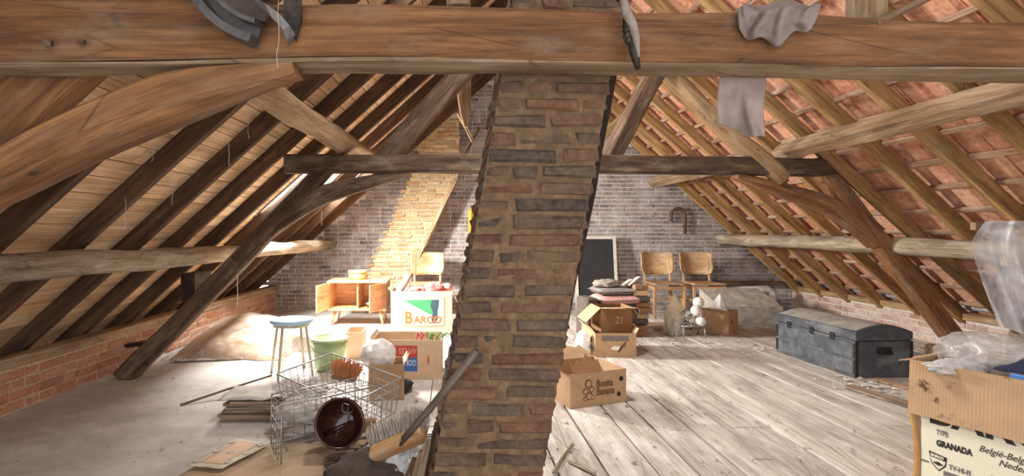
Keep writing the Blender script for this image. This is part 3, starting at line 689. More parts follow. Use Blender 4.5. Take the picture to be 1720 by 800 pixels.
# draped grey cloth bundle over the beam
def cloth_obj(name, fn, nu, nv, mat, label, cat='cloth', thick=.002):
    mb = MB(); mb.grid(fn, nu, nv, thick); return tag(mb.build(name, mat), label, cat)
def bundle(u, v):
    px = 1245+u*130; top = 5+6*math.sin(u*9); bot = 14+58*math.sin(math.pi*min(1, (u*1.0+.03)**.75))**.6+(8*math.sin(u*17)) if u > .02 else 16
    d = 1.59-.035*math.sin(v*math.pi)*math.sin(u*math.pi)-.012*math.sin(u*21+v*3)-.010*noise.noise(Vector((u*7, v*5, 1)))
    if v < .3: d += (0.3-v)*.5
    return W(px+6*math.sin(v*5+u*3), top+(bot-top)*max(0, (v-.15)/.85), d)
cloth_obj('cloth', bundle, 44, 24, 'linen_grey', 'crumpled grey linen cloth draped over the top of the front beam')
def hang(u, v):
    px = 1206+u*78; bot = 208+u*22+10*math.sin(u*3.1)**2*(1 if u > .5 else .3)
    fold = .018*math.sin(u*8+v*2)+.02*math.exp(-((u-.45-v*.35)/.09)**2)
    return W(px+2*math.sin(v*7), 108+(bot-108)*v, 1.79-fold*v-.0)
cloth_obj('cloth', hang, 40, 30, 'linen_grey', 'thin grey cloth hanging below the front beam')
# chain and rag
chn = thing('chain', 'dark bead chain and iron rod hanging across the front beam', 'chain', W(1068, 110, 1.57))
P = [W(1036+26*t+6*math.sin(t*5), -12+80*t, 1.565+(.0 if t > .3 else .02)) for t in [i/9 for i in range(10)]]
for i, p in enumerate(P):
    mb = MB(); mb.lathe([(.0005, -.013), (.009, -.010), (.0125, 0), (.009, .010), (.0005, .013)], 10, p-chn.location, rot(x=.3, y=.4)); mb.build('link', 'iron_dark', chn)
mb = MB(); mb.tube([W(1059, 66, 1.565)-chn.location, W(1066, 92, 1.565)-chn.location, W(1072, 116, 1.565)-chn.location], [.012, .013, .008], 8); mb.build('rod', 'iron_dark', chn)
rg = MB()
rg.tube([W(1046, -4, 1.56), W(1052, 22, 1.553), W(1062, 40, 1.552), W(1068, 62, 1.553), W(1073, 96, 1.556)], [.012, .016, .014, .012, .004], 7)
tag(rg.build('rag', 'rag_grey'), 'frayed grey rag knotted beside the hanging chain', 'rag')

# ------------------------------------------------------------------ things on the gable wall
hk = MB(); pts = [W(1151, 393, 7.64), W(1151, 362, 7.64)]+[W(1139+11.5*math.cos(a), 361-11*math.sin(a), 7.64) for a in [i*math.pi/8 for i in range(9)]]+[W(1127.5, 372, 7.64)]
hk.tube(pts, .022, 8); tag(hk.build('wall_pipe', 'iron_rust'), 'rusty hooked iron pipe fixed on the gable wall above the chairs', 'pipe')
bb = thing('blackboard', 'dark framed blackboard leaning on the gable beside the chimney', 'blackboard', (2.12, 7.42, 0), .03)
lean = rot(x=-.13)
def bbx(name, c, s, mat): m_ = MB(); m_.box(lean@Vector(c), s, lean); return m_.build(name, mat, bb)
bbx('panel', (0, .0, .58), (.54, .012, 1.02), 'blackboard')
bbx('frame_rail', (0, -.005, 1.1), (.62, .03, .045), 'frame_white'); bbx('frame_rail', (0, -.005, .045), (.62, .03, .045), 'frame_white')
bbx('frame_stile', (.29, -.005, .57), (.04, .03, 1.02), 'frame_white'); bbx('frame_stile', (-.29, -.005, .57), (.04, .03, 1.02), 'frame_white')
ob = thing('wardrobe_door', 'orange plywood door leaning on the gable, mostly behind the chimney', 'door', (.5, 7.2, 0), 0)
mb = MB(); mb.box((0, 0, .75), (.52, .03, 1.5), None, .004); mb.build('panel', 'orange_ply', ob)
for xx in (-.24, .24): mb = MB(); mb.box((xx, -.025, .75), (.045, .02, 1.48)); mb.build('stile', 'orange_ply', ob)
for zz in (.03, 1.46): mb = MB(); mb.box((0, -.025, zz), (.42, .02, .05)); mb.build('rail', 'orange_ply', ob)
pp = MB(); q = [W(1205, 490, 7.35), W(1288, 486, 7.35), W(1297, 490, 7.35), W(1298, 500, 7.35), W(1298, 516, 7.35)]; pp.tube(q, .055, 12)
tag(pp.build('stove_pipe', 'pipe_white'), 'whitish pipe with elbow lying behind the dusty slanted chest', 'pipe')
tm('rail', 'dark timber rail along the gable behind the right chair', [W(1196, 474, 7.6), W(1325, 476, 7.6)], .06, .05, 'oak_dark', nseg=6, seed=71, cat='rail')
zp = MB(); zp.tube([(5.2, 7.6, .44), (5.2, 5.5, .43), (5.2, 3.4, .44)], .035, 10); tag(zp.build('gutter_pipe', 'pipe_zinc'), 'pale zinc pipe running along the right eaves', 'pipe')
# ------------------------------------------------------------------ helpers for boxes and crumpled things
def P_(mb, name, mat, parent): return mb.build(name, mat, parent)
def panel(parent, name, mat, a, b, z0, z1, th=.006, warp=.006, seed=0, nx=8, nz=5, lean=0.0):
    """upright cardboard panel from a to b (local x,y), between heights z0 and z1"""
    a = Vector((a[0], a[1], 0)); b = Vector((b[0], b[1], 0)); t = (b-a); nn = Vector((-t.y, t.x, 0)).normalized(); mb = MB()
    def f(u, v):
        p = a.lerp(b, u)+Vector((0, 0, z0+(z1-z0)*v)); return p+nn*(warp*noise.noise(Vector((u*2.3+seed, v*1.7, seed*.7)))*math.sin(u*math.pi)+lean*v)
    mb.grid(f, nx, nz, th, False); return mb.build(name, mat, parent)
def flap(parent, a, b, z, out, length, ang, mat='cardboard', th=.005, name='flap', skew=0.0, rag=0.0, seed=0):
    """flap hinged on the edge a-b at height z; ang 0 = level, + = up, - = down"""
    a = Vector((a[0], a[1], z)); b = Vector((b[0], b[1], z)); o = Vector((out[0], out[1], 0)).normalized(); dv = o*math.cos(ang)+Vector((0, 0, 1))*math.sin(ang); t = (b-a)
    mb = MB()
    def f(u, v):
        e = 1+rag*noise.noise(Vector((u*4+seed, seed, 0)))
        return a+t*(u*(1-2*skew*v)+skew*v)+dv*(length*v*e)+o.cross(Vector((0, 0, 1)))*0+Vector((0, 0, 1))*.006*noise.noise(Vector((u*2+seed, v*2, 1)))*v
    mb.grid(f, 8, 4, th, False); return mb.build(name, mat, parent)
def open_box(name, label, loc, rotz, w, d, h, mat='cardboard', cat='box', inner='cardboard_in', seed=0):
    """open cardboard box: origin at the middle of its bottom, front face at y=-d/2"""
    t = thing(name, label, cat, loc, rotz); x, y = w/2, d/2
    panel(t, 'front_panel', mat, (-x, -y), (x, -y), 0, h, seed=seed+1); panel(t, 'back_panel', mat, (x, y), (-x, y), 0, h, seed=seed+2)
    panel(t, 'side_panel', mat, (x, -y), (x, y), 0, h, seed=seed+3); panel(t, 'side_panel', mat, (-x, y), (-x, -y), 0, h, seed=seed+4)
    mb = MB(); mb.box((0, 0, .006), (w-.01, d-.01, .008)); mb.build('bottom_panel', inner, t)
    return t
def hole(parent, x, y, z, r, face='y'):
    mb = MB(); m = rot(x=math.pi/2) if face == 'y' else rot(y=math.pi/2)
    mb.lathe([(.0004, 0), (r, 0), (r, .002), (.0004, .002)], 18, (x, y, z), m, False, False); return mb.build('hand_hole', 'ink_black', parent)
def blob(name, c, r, mat, parent=None, seed=0, amp=.3, freq=2.0, n=18, squash=(1, 1, 1), flat=None, ridge=True):
    """crumpled closed lump"""
    mb = MB(); rings = []; c = Vector(c)
    for i in range(n+1):
        th = math.pi*i/n; ring = []
        for j in range(n*2):
            ph = math.pi*j/n; dv = Vector((math.sin(th)*math.cos(ph), math.sin(th)*math.sin(ph), math.cos(th)))
            q = dv*freq+Vector((seed*3.1, seed*1.7, seed)); k = noise.noise(q)
            if ridge: k = .6*k+.7*(abs(noise.noise(q*2.1))-.25)+.3*(abs(noise.noise(q*4.7))-.25)
            p = c+Vector((dv.x*r*squash[0], dv.y*r*squash[1], dv.z*r*squash[2]))*(1+amp*k)
            if flat is not None and p.z < flat: p.z = flat
            ring.append(p)
        rings.append(ring)
    mb.loft(rings, True, False, True); return mb.build(name, mat, parent)
def sheet(fn, nu=24, nv=24, thick=.002): mb = MB(); mb.grid(fn, nu, nv, thick); return mb
def rectp(parent, name, mat, x0, x1, z0, z1, y, th=.0016):       # a printed rectangle on a face at local y
    mb = MB(); mb.box(((x0+x1)/2, y, (z0+z1)/2), (x1-x0, th, z1-z0)); return mb.build(name, mat, parent)
def polyp(parent, name, mat, poly, y, th=.0012):
    mb = MB(); mb.prism(poly, th, None, (0, y, 0)); return mb.build(name, mat, parent)

# ------------------------------------------------------------------ small teak cabinet with open doors
cab = thing('cabinet', 'small light wooden cabinet with two open doors and tapered legs', 'cabinet', (-1.19, 6.67, 0))
w, d, z0, z1 = .74, .44, .185, .56; x, y = w/2, d/2
for (nm, c, s, mt) in (('top', (0, 0, z1-.012), (w+.02, d+.02, .024), 'teak'), ('bottom', (0, 0, z0+.011), (w, d, .022), 'teak'), ('side', (-x+.01, 0, (z0+z1)/2), (.02, d, z1-z0-.03), 'teak'), ('side', (x-.01, 0, (z0+z1)/2), (.02, d, z1-z0-.03), 'walnut_side'), ('back', (0, y-.008, (z0+z1)/2), (w-.03, .012, z1-z0-.04), 'teak'), ('divider', (.0, .02, (z0+z1)/2), (.018, d-.06, z1-z0-.04), 'teak')):
    mb = MB(); mb.box(c, s, None, .003); mb.build(nm, mt, cab)
for sx in (-1, 1):
    for sy in (-1, 1):
        mb = MB(); mb.tube([(sx*(x-.09), sy*(y-.07), z0), (sx*(x-.045), sy*(y-.035), 0)], [.022, .012], 10); mb.build('leg', 'teak', cab)
def door(hx, ang, mat, sgn):
    dv = Vector((sgn*math.cos(ang), -math.sin(ang), 0)); a = Vector((hx, -y-.012, 0)); M = m3(dv, Vector((0, 0, 1)).cross(dv), Vector((0, 0, 1)))
    mb = MB(); mb.box(a+dv*.172+Vector((0, 0, (z0+z1)/2)), (.335, .018, z1-z0-.045), M, .003); dr = mb.build('door', mat, cab)
    dr['label'] = 'open cabinet door'
    mb = MB(); kp = a+dv*.30+Vector((0, 0, .36))
    for s2 in (-1, 1): mb.lathe([(.0005, 0), (.006, .0), (.006, .012), (.012, .018), (.009, .026), (.0005, .028)], 10, kp+M@Vector((0, s2*.008, 0)), M@rot(x=-s2*math.pi/2))
    mb.build('knob', 'brass', dr)
door(-x+.01, math.radians(100), 'teak', 1); door(x-.01, math.radians(64), 'walnut_side', -1)
tag(blob('metal_scrap', (-1.02, 6.58, .25), .055, 'iron_grey', None, 5, .7, 3.2, 14, (1.3, 1, .7), .209), 'crumpled metal scrap inside the right compartment of the cabinet', 'scrap')
rb = thing('round_box', 'low round wooden box standing on the small cabinet', 'box', (-1.22, 6.68, .56))
mb = MB(); mb.lathe([(.0005, .0), (.118, 0), (.118, .085), (.0005, .085)], 30); mb.build('body', 'round_box_wood', rb)
mb = MB(); mb.lathe([(.0005, .118), (.124, .118), (.124, .078), (.119, .078), (.119, .085), (.0005, .085)], 30); mb.build('lid', 'round_box_wood', rb)

# ------------------------------------------------------------------ chairs
def chair(label, loc, rotz, group=None):
    t = thing('chair', label, 'chair', loc, rotz, group); sw = .23; sd = .21
    def seatf(u, v): return ((u-.5)*2*sw*(1-.1*v), (v-.5)*2*sd, .455-.012*math.sin(u*math.pi)*math.sin(v*math.pi))
    mb = MB(); mb.grid(seatf, 10, 10, -.0, True); mb = MB(); mb.grid(lambda u, v: seatf(1-u, v), 10, 10, .022); mb.build('seat', 'chair_wood', t)
    for s in (-1, 1):
        mb = MB(); mb.bar((s*.205, -.185, .435), (s*.205, -.19, 0), .034, .034, (0, 1, 0), .004); mb.build('leg', 'chair_wood', t)
        mb = MB()
        for a, b in (((s*.185, .185, .44), (s*.19, .23, 0)),): mb.bar(a, b, .032, .036, (0, 1, 0), .004)
        mb.build('leg', 'chair_wood', t)
        mb = MB(); mb.bar((s*.185, .185, .42), (s*.18, .245, .80), .03, .03, (0, 1, 0), .004); mb.build('back_post', 'chair_wood', t)
        mb = MB(); mb.bar((s*.2, -.18, .24), (s*.19, .2, .24), .02, .026); mb.build('stretcher', 'chair_wood', t)
        mb = MB(); mb.bar((s*.205, -.18, .41), (s*.187, .18, .41), .018, .045); mb.build('apron', 'chair_wood', t)
    mb = MB(); mb.bar((-.2, -.19, .41), (.2, -.19, .41), .018, .045); mb.build('apron', 'chair_wood', t)
    mb = MB(); mb.bar((-.2, .01, .24), (.2, .01, .24), .02, .026); mb.build('stretcher', 'chair_wood', t)
    def back(u, v):
        a = (u-.5)*2; hw = .232-.035*max(0, (.35-v)/.35)**2; zlow = .565+.0*abs(a); e = max(0, abs(a)-.75)/.25
        z = zlow+.025*e*e+(.885-.012*e*e-zlow-.025*e*e)*v
        return (a*hw, .215+.04*v-.075*a*a+.03, z)
    mb = MB(); mb.grid(back, 20, 8, .014); mb.build('backrest', 'chair_ply', t)
    return t
c1 = chair('wooden chair with curved plywood back, left of the pair by the gable', (2.96, 7.14, 0), .03)
c2 = copy_tree(c1); c2.location = (3.51, 7.14, 0); c2.rotation_euler = (0, 0, -.02); c2['label'] = 'wooden chair with curved plywood back, right of the pair by the gable'
c3 = copy_tree(c1); c3.location = (-.33, 7.08, 0); c3.rotation_euler = (0, 0, .05); c3['label'] = 'wooden chair with pale curved back standing behind the television carton'

# ------------------------------------------------------------------ television carton with the bird print
tb = open_box('television_carton', 'tall pale carton printed BARCO with a green picture panel', (-.345, 6.08, 0), .02, .7, .42, .5, 'cardboard_pale', 'box', seed=3)
yf = -.212
rectp(tb, 'print_border', 'ink_pink', -.235, .265, .10, .43, yf); rectp(tb, 'print_ground', 'ink_white', -.222, .252, .113, .417, yf-.001)
polyp(tb, 'print_flag', 'ink_green', [(-.2, .40), (-.11, .345), (.02, .275), (.11, .225), (.14, .27), (.17, .33), (.19, .405)], yf-.0025)
polyp(tb, 'print_figure', 'ink_darkblue', [(.12, .40), (.10, .33), (.13, .26), (.11, .2), (.12, .14), (.16, .13), (.19, .2), (.185, .28), (.2, .34), (.2, .405)], yf-.0035)
polyp(tb, 'print_ring', 'ink_pink', [(.2+.045*math.cos(a), .27+.11*math.sin(a)) for a in [i*math.pi/8 for i in range(16)]], yf-.0022)
polyp(tb, 'print_ring', 'ink_white', [(.2+.035*math.cos(a), .27+.10*math.sin(a)) for a in [i*math.pi/8 for i in range(16)]], yf-.003)
text('B', .19, 'ink_orange', 'print_letter', tb, (-.195, yf-.004, .135), UPRIGHT, .85, bold=.006); text('ARCO', .115, 'ink_orange', 'print_lettering', tb, (-.09, yf-.0045, .135), UPRIGHT, 1.0, bold=.004)
flap(tb, (.35, -.21), (.35, .21), .5, (1, 0), .2, -1.15, 'cardboard_pale', seed=5); flap(tb, (-.35, .21), (.35, .21), .5, (0, 1), .16, -.9, 'cardboard_pale', seed=6); flap(tb, (-.35, .21), (-.35, -.21), .5, (-1, 0), .05, .8, 'cardboard_pale', seed=7)
tag(blob('cloth_bundle', (-.20, 6.05, .5), .12, 'fabric_red', None, 12, .35, 2.0, 16, (1.2, 1.1, .75)), 'crumpled pink cloth in the top of the television carton', 'cloth')
tag(blob('cloth_bundle', (-.40, 6.02, .49), .1, 'fabric_red', None, 15, .45, 2.2, 16, (1.2, 1.1, .55)), 'red cloth folded over the edge of the television carton', 'cloth')
rl = MB(); rl.tube([(-.62, 5.98, .46), (-.50, 6.08, .66)], [.04, .04], 14); tag(rl.build('paper_roll', 'paper_grey'), 'grey paper roll sticking up out of the television carton', 'roll')
tag(blob('cloth_bundle', (-.06, 6.06, .52), .07, 'fabric_pink', None, 19, .3, 2.0, 14, (1.1, 1, .8)), 'rolled faded red cloth at the right of the television carton', 'cloth')

# ------------------------------------------------------------------ apple carton
ab = open_box('apple_carton', 'brown fruit carton with upside down red and blue APPLES print', (-.355, 4.30, 0), -.015, .56, .36, .315, 'cardboard_pale', seed=21)
yf = -.183
rectp(ab, 'print_red', 'ink_red', -.105, .085, .175, .27, yf); rectp(ab, 'print_blue', 'ink_blue', -.105, .085, .065, .175, yf)
UPS = rot(y=math.pi)@UPRIGHT
text('APPLES', .062, 'ink_pink', 'print_lettering', ab, (.078, yf-.002, .25), UPS, .74, bold=.002); text('GOLDEN', .062, 'stool_blue', 'print_lettering', ab, (.078, yf-.002, .155), UPS, .72, bold=.002)
polyp(ab, 'torn_patch', 'ink_orange', [(.165, .13), (.178, .12), (.182, .16), (.176, .2), (.166, .19)], yf-.001)
flap(ab, (-.28, -.18), (-.28, .18), .315, (-1, 0), .03, 1.0, 'cardboard_pale', seed=8)
for k in range(9):
    blob_l = MB(); a0 = R.uniform(0, 6.28); p = Vector((-.12+R.uniform(-.05, .05), 4.25+R.uniform(-.05, .05), .28)); dv = Vector((math.cos(a0), math.sin(a0)*.6, 0))
    blob_l.tube([p, p+dv*.05+Vector((0, 0, .06)), p+dv*.1+Vector((0, 0, .03))], [.006, .007, .003], 5)
    if k == 0: tin = thing('tinsel', 'crumpled green foliage decoration in the apple carton', 'decoration', (0, 0, 0))
    blob_l.build('sprig', 'leaf_green', tin)
for k in range(7):
    m_ = MB(); a0 = R.uniform(0, 6.28); p = Vector((-.25+R.uniform(-.05, .05), 4.26+R.uniform(-.05, .05), .28)); dv = Vector((math.cos(a0), math.sin(a0)*.6, 0))
    m_.tube([p, p+dv*.05+Vector((0, 0, .07)), p+dv*.09+Vector((0, 0, .04))], [.005, .006, .003], 5)
    if k == 0: tin2 = thing('tinsel', 'tangle of faded red ribbon in the apple carton', 'decoration', (0, 0, 0))
    m_.build('strand', 'fabric_red', tin2)

# ------------------------------------------------------------------ stool, bucket, brush
st = thing('stool', 'round stool with pale blue seat and thin metal legs', 'stool', (-1.34, 4.30, 0))
mb = MB(); mb.lathe([(.0005, .425), (.165, .425), (.174, .433), (.176, .445), (.17, .456), (.0005, .458)], 32); mb.build('seat', 'stool_blue', st)
mb = MB(); mb.lathe([(.13, .40), (.15, .40), (.15, .426), (.13, .426), (.13, .40)], 28); mb.build('ring', 'stool_leg', st)
for k in range(4):
    a = math.radians(255+k*90); mb = MB(); mb.tube([(.13*math.cos(a), .13*math.sin(a), .43), (.195*math.cos(a), .195*math.sin(a), 0)], .011, 8); lg = mb.build('leg', 'stool_leg', st)
bk = thing('bucket', 'pale green plastic bucket with dark torn spot behind the wire baskets', 'bucket', (-1.05, 4.42, 0))
mb = MB(); mb.lathe([(.0005, .0), (.112, 0), (.15, .272), (.146, .272), (.109, .006), (.0005, .006)], 36); mb.build('body', 'bucket_green', bk)
mb = MB(); mb.lathe([(.149, .258), (.163, .258), (.164, .275), (.15, .279), (.145, .272)], 36); mb.build('rim', 'bucket_green', bk)
mb = MB(); mb.tube([(.16*math.cos(a), -.16*abs(math.sin(a))*.98-.004, .262-.09*abs(math.sin(a))) for a in [math.pi*i/14 for i in range(15)]], .004, 6); mb.build('handle', 'wire_metal', bk)
br = thing('brush', 'orange bristle hand brush lying on the wire baskets', 'brush', W(578, 640, 3.35))
mb = MB(); mb.box((0, 0, .02), (.16, .07, .03), rot(y=.2), .008); mb.build('block', 'stick_brown', br)
mb = MB(); rr = random.Random(4)
for k in range(420):
    a = Vector((rr.uniform(-.075, .075), rr.uniform(-.032, .032), .03)); f = Vector((a.x*1.3+rr.uniform(-.012, .012), a.y*1.7+rr.uniform(-.012, .012), .12+rr.uniform(-.015, .02)-a.x*a.x*4)); mb.bar(rot(y=.2)@a, rot(y=.2)@f, .0032, .0032)
mb.build('bristles', 'bristle_orange', br)['kind'] = 'stuff'

# ------------------------------------------------------------------ carton with white bag
wb = open_box('carton', 'small torn carton holding a white bag beside the wire baskets', (-.47, 3.72, 0), .12, .25, .22, .25, 'cardboard', seed=31)
flap(wb, (.125, -.11), (.125, .11), .25, (1, 0), .05, .95, 'cardboard_pale', seed=9, rag=.6)
tag(blob('plastic_bag', (-.53, 3.73, .29), .125, 'plastic_bag', None, 22, .16, 2.4, 22, (1.05, 1, .9)), 'puffed white plastic bag in the small torn carton', 'bag')
tag(blob('boot', (-.36, 3.82, .045), .06, 'black_rubber', None, 24, .3, 1.6, 14, (1.2, 1.3, .75), 0), 'black rubber lump on the floor right of the white bag', 'boot')

# ------------------------------------------------------------------ wire baskets
def wire_basket(name, label, loc, M, w, d, h, nx, ny, nz, taper=.9):
    t = thing(name, label, 'basket', loc); t.rotation_euler = M.to_euler()
    def q(x, y, z): k = taper+(1-taper)*z/h; return Vector((x*w/2*k, y*d/2*k, z))
    mb = MB(); c = [q(-1, -1, h), q(1, -1, h), q(1, 1, h), q(-1, 1, h)]
    for a, b in zip(c, c[1:]+c[:1]): mb.tube([a, b], .0045, 6)
    mb.build('rim', 'wire_metal', t)
    mb = MB(); c = [q(-1, -1, 0), q(1, -1, 0), q(1, 1, 0), q(-1, 1, 0)]
    for a, b in zip(c, c[1:]+c[:1]): mb.tube([a, b], .0045, 6)
    mb.build('bottom_rim', 'wire_metal', t)
    for (nm, ax) in (('front', 0), ('back', 1), ('side', 2), ('side', 3), ('bottom', 4)):
        mb = MB(); r = .0022
        if ax in (0, 1):
            yy = -1 if ax == 0 else 1
            for i in range(nx+1): xx = -1+2*i/nx; mb.tube([q(xx, yy, 0), q(xx, yy, h)], r, 5)
            for k in range(1, nz): mb.tube([q(-1, yy, h*k/nz), q(1, yy, h*k/nz)], r, 5)
        elif ax in (2, 3):
            xx = -1 if ax == 2 else 1
            for i in range(ny+1): yy = -1+2*i/ny; mb.tube([q(xx, yy, 0), q(xx, yy, h)], r, 5)
            for k in range(1, nz): mb.tube([q(xx, -1, h*k/nz), q(xx, 1, h*k/nz)], r, 5)
        else:
            for i in range(1, nx): xx = -1+2*i/nx; mb.tube([q(xx, -1, 0), q(xx, 1, 0)], r, 5)
            for i in range(1, ny): yy = -1+2*i/ny; mb.tube([q(-1, yy, 0), q(1, yy, 0)], r, 5)
        mb.build(nm+'_wires', 'wire_metal', t)['kind'] = 'stuff'
    return t
# front basket lies on its side, mouth towards the camera
A = W(472, 785, 2.59); Bq = W(640, 738, 2.94); ex = (Bq-A); L = ex.length; ex.normalize(); ez = Vector((-.05, -.06, 1)); ez = (ez-ez.dot(ex)*ex).normalized(); ey = ez.cross(ex)   # ey points away from the camera
Mw = m3(ex, ez, -ey)        # local z (mouth) towards the camera
hgt = .31; dep = .26
wire_basket('wire_basket', 'wire basket lying on its side with its mouth to the front', A+ex*L/2+ez*hgt/2+ey*dep, Mw, L, hgt, dep, 8, 5, 4, .88)
wire_basket('wire_basket', 'tilted wire basket behind the one lying on its side', (-.70, 3.20, .07), rot(x=.10, y=.10, z=-.62), .64, .44, .23, 14, 9, 4, .9)
# brown pot in the front basket
pc = W(571, 711, 2.68); axis = (Vector((0, 0, 1.2))-pc+Vector((.5, 0, .25))).normalized(); Mp = axis.to_track_quat('Z', 'Y').to_matrix()
pt = thing('pot', 'dark brown enamel pot lying with its glossy inside facing forward', 'pot', pc)
mb = MB(); mb.lathe([(.0005, -.16), (.105, -.155), (.118, -.13), (.124, 0), (.120, 0), (.114, -.125), (.10, -.148), (.0005, -.15)], 40, (0, 0, 0), Mp); mb.build('body', 'enamel_brown', pt)
mb = MB(); mb.lathe([(.119, -.008), (.13, -.006), (.131, .003), (.12, .004), (.117, -.004)], 40, (0, 0, 0), Mp); mb.build('rim', 'enamel_brown', pt)
mb = MB(); mb.tube([Mp@Vector((-.07, -.04, -.1)), Mp@Vector((.07, .0, -.05))], .012, 8); mb.build('ladle', 'enamel_brown', pt)

# ------------------------------------------------------------------ papers, sticks and scraps on the left floor
sk = thing('paper_stack', 'stack of pale slats under a paper on the left floor', 'stack', W(437, 698, 3.35))
sk.location.z = 0; rr = random.Random(12)
for k in range(6):
    mb = MB(); mb.box((rr.uniform(-.02, .02), rr.uniform(-.02, .02), .012+k*.021), (.42-.02*k, .26, .018), rz(rr.uniform(-.1, .1)), .003); mb.build('slat', 'scrap_wood', sk)
def f(u, v):
    return ((u-.5)*.44, (v-.5)*.3, .136+.02*noise.noise(Vector((u*4, v*4, 2)))+.015*u)
mb = MB(); mb.grid(f, 14, 10, .003); mb.build('top_sheet', 'paper_grey', sk)
stp = MB(); stp.tube([W(303, 681, 3.50), W(380, 655, 3.7), W(456, 631, 3.92)], [.009, .008, .007], 6)
tag(stp.build('stick', 'stick_brown'), 'thin wooden stick lying on the left floor', 'stick')
def card(u, v):
    a = W(318, 800, 2.5).lerp(W(455, 755, 2.8), u); b = W(300, 860, 2.2).lerp(W(470, 800, 2.45), u); p = a.lerp(b, v); p.z = .012+.012*noise.noise(Vector((u*3, v*2, 5))); return p
def card_pt(u, v, h=0.0):
    a = Vector((-1.31, 2.54, 0)).lerp(Vector((-1.12, 2.51, 0)), u); b = Vector((-1.21, 2.87, 0)).lerp(Vector((-.99, 2.80, 0)), u); p = a.lerp(b, v); p.z = .03+h+.006*noise.noise(Vector((u*3, v*2, 5))); return p
crd = tag(sheet(lambda u, v: card_pt(u, v), 10, 14, -.004).build('printed_card', 'paper_cream'), 'patterned cream card lying at the lower left', 'card')
mb = MB(); mb.grid(lambda u, v: card_pt(.2+.6*u, .12+.76*v, .0055)-crd.location, 6, 10, -.001); mb.build('print', 'cardboard_peach', crd)
for (u, v) in ((.1, .12), (.12, .5), (.12, .85), (.88, .2), (.9, .55), (.88, .88), (.5, .5)):
    p = card_pt(u, v, .007)-crd.location; mb = MB(); mb.lathe([(.0005, .0012), (.02, .0012), (.02, 0)], 9, p, rz(u*3), False); mb.build('print', 'paper_grey', crd)
tag(sheet(lambda u, v: Vector((-1.36+.78*u+.12*v, 2.36+.14*u+.42*v, .004+.02*abs(noise.noise(Vector((u*5, v*4, 8)))))), 26, 20, -.003).build('cardboard_sheet', 'cardboard_grey'), 'torn brown cardboard under the patterned card and wire basket', 'cardboard')
# shallow tray behind the bucket
tr = open_box('tray', 'shallow open pinkish tray box behind the bucket', (-1.25, 5.25, 0), -.1, .62, .40, .12, 'cardboard_peach', seed=51)
mb = MB(); mb.box((.02, -.01, .128), (.5, .36, .006), rot(y=.06, z=.1)); mb.build('loose_lid', 'cardboard_peach', tr)
tr2 = open_box('tray', 'tall pale carton half standing behind the green bucket', (-.92, 4.95, 0), .05, .16, .3, .24, 'cardboard_peach', seed=53)
# clear bag under the stool
tag(blob('plastic_bag', (-1.36, 4.72, .14), .2, 'plastic_clear', None, 33, .35, 1.8, 22, (1.15, .8, .8), .004), 'clear crumpled plastic bag behind the legs of the stool', 'bag')
# wrapped bundle by the left wall
wr = thing('wrapped_bundle', 'brown bundle wrapped in clear plastic by the left knee wall', 'bundle', (-2.08, 5.5, 0))
def heap(scale, lift):
    def f(u, v):
        xx = (u-.5)*1.15*scale; yy = (v-.5)*1.7*scale; e = max(0, 1-(abs(u-.5)*2)**2.2)*max(0, 1-(abs(v-.5)*2)**2.6)
        h = .27*e**.6*(1.0+.35*noise.noise(Vector((u*2.2, v*3.1, 1))))*(1.15-.5*u)+.05*abs(noise.noise(Vector((u*6, v*7, 3))))*e**.3
        return (xx+.05*noise.noise(Vector((u*3, v*4, 9))), yy+.06*noise.noise(Vector((u*4, v*3, 7))), max(.004, h+lift))
    return f
mb = MB(); mb.grid(heap(.92, -.012), 34, 44); mb.build('core', 'foam_brown', wr)
mb = MB(); mb.grid(heap(1.0, .012), 44, 54); mb.build('plastic_sheet', 'plastic_wrap', wr)
tag(sheet(lambda u, v: Vector((-2.55+.62*u+.12*v, 4.62+.5*v+.12*u, .012+.16*max(0, (v-.2))*(1-u*.6)+.03*abs(noise.noise(Vector((u*5, v*5, 3)))))), 20, 16, .002).build('plastic_sheet', 'plastic_milky'), 'loose milky plastic sheet end in front of the wrapped bundle', 'plastic')
tm('board', 'dark short board sticking out from the left knee wall behind the strut', [W(195, 582, 4.45), W(248, 576, 4.5)], .12, .03, 'oak_soot', nseg=4, seed=81, cat='board')

# ------------------------------------------------------------------ push broom and junk by the chimney foot
bm_ = thing('push_broom', 'push broom with grey bristles leaning its handle on the chimney', 'broom', W(668, 750, 1.99))
O = bm_.location; top = W(800, 590, 1.655)-O; base = Vector((.01, 0, .012)); hd = (W(720, 722, 1.97)-W(614, 765, 2.03)).normalized()
mb = MB(); mb.tube([base, base.lerp(top, .5)+Vector((.0, 0, -.006)), top], [.013, .0135, .0125], 10); mb.build('handle', 'stick_grey', bm_)
hv = Vector((-.12, .80, .42)); hv = (hv-hv.dot(hd)*hd).normalized(); hv2 = hd.cross(hv).normalized(); Mh = m3(hd, hv, hv2)
mb = MB(); hl, hw_ = .125, .034; st_ = [(hl-.03+.03*math.cos(a), (hw_)*math.sin(a)) for a in [-math.pi/2+i*math.pi/8 for i in range(9)]]+[(-hl+.03+.03*math.cos(a), hw_*math.sin(a)) for a in [math.pi/2+i*math.pi/8 for i in range(9)]]
mb.prism(st_, .03, Mh, -(Mh@Vector((0, .006, 0)))); mb.build('head', 'chair_wood', bm_)
mb = MB(); rr = random.Random(8)
for k in range(620):
    a = Vector((rr.uniform(-.115, .115), .02, rr.uniform(-.028, .028))); b = Vector((a.x*1.08+rr.uniform(-.015, .015), .10+rr.uniform(-.012, .012), a.z*1.7+.012+rr.uniform(-.012, .012))); mb.bar(Mh@a, Mh@b, .0026, .0026)
mb.build('bristles', 'bristle_grey', bm_)['kind'] = 'stuff'
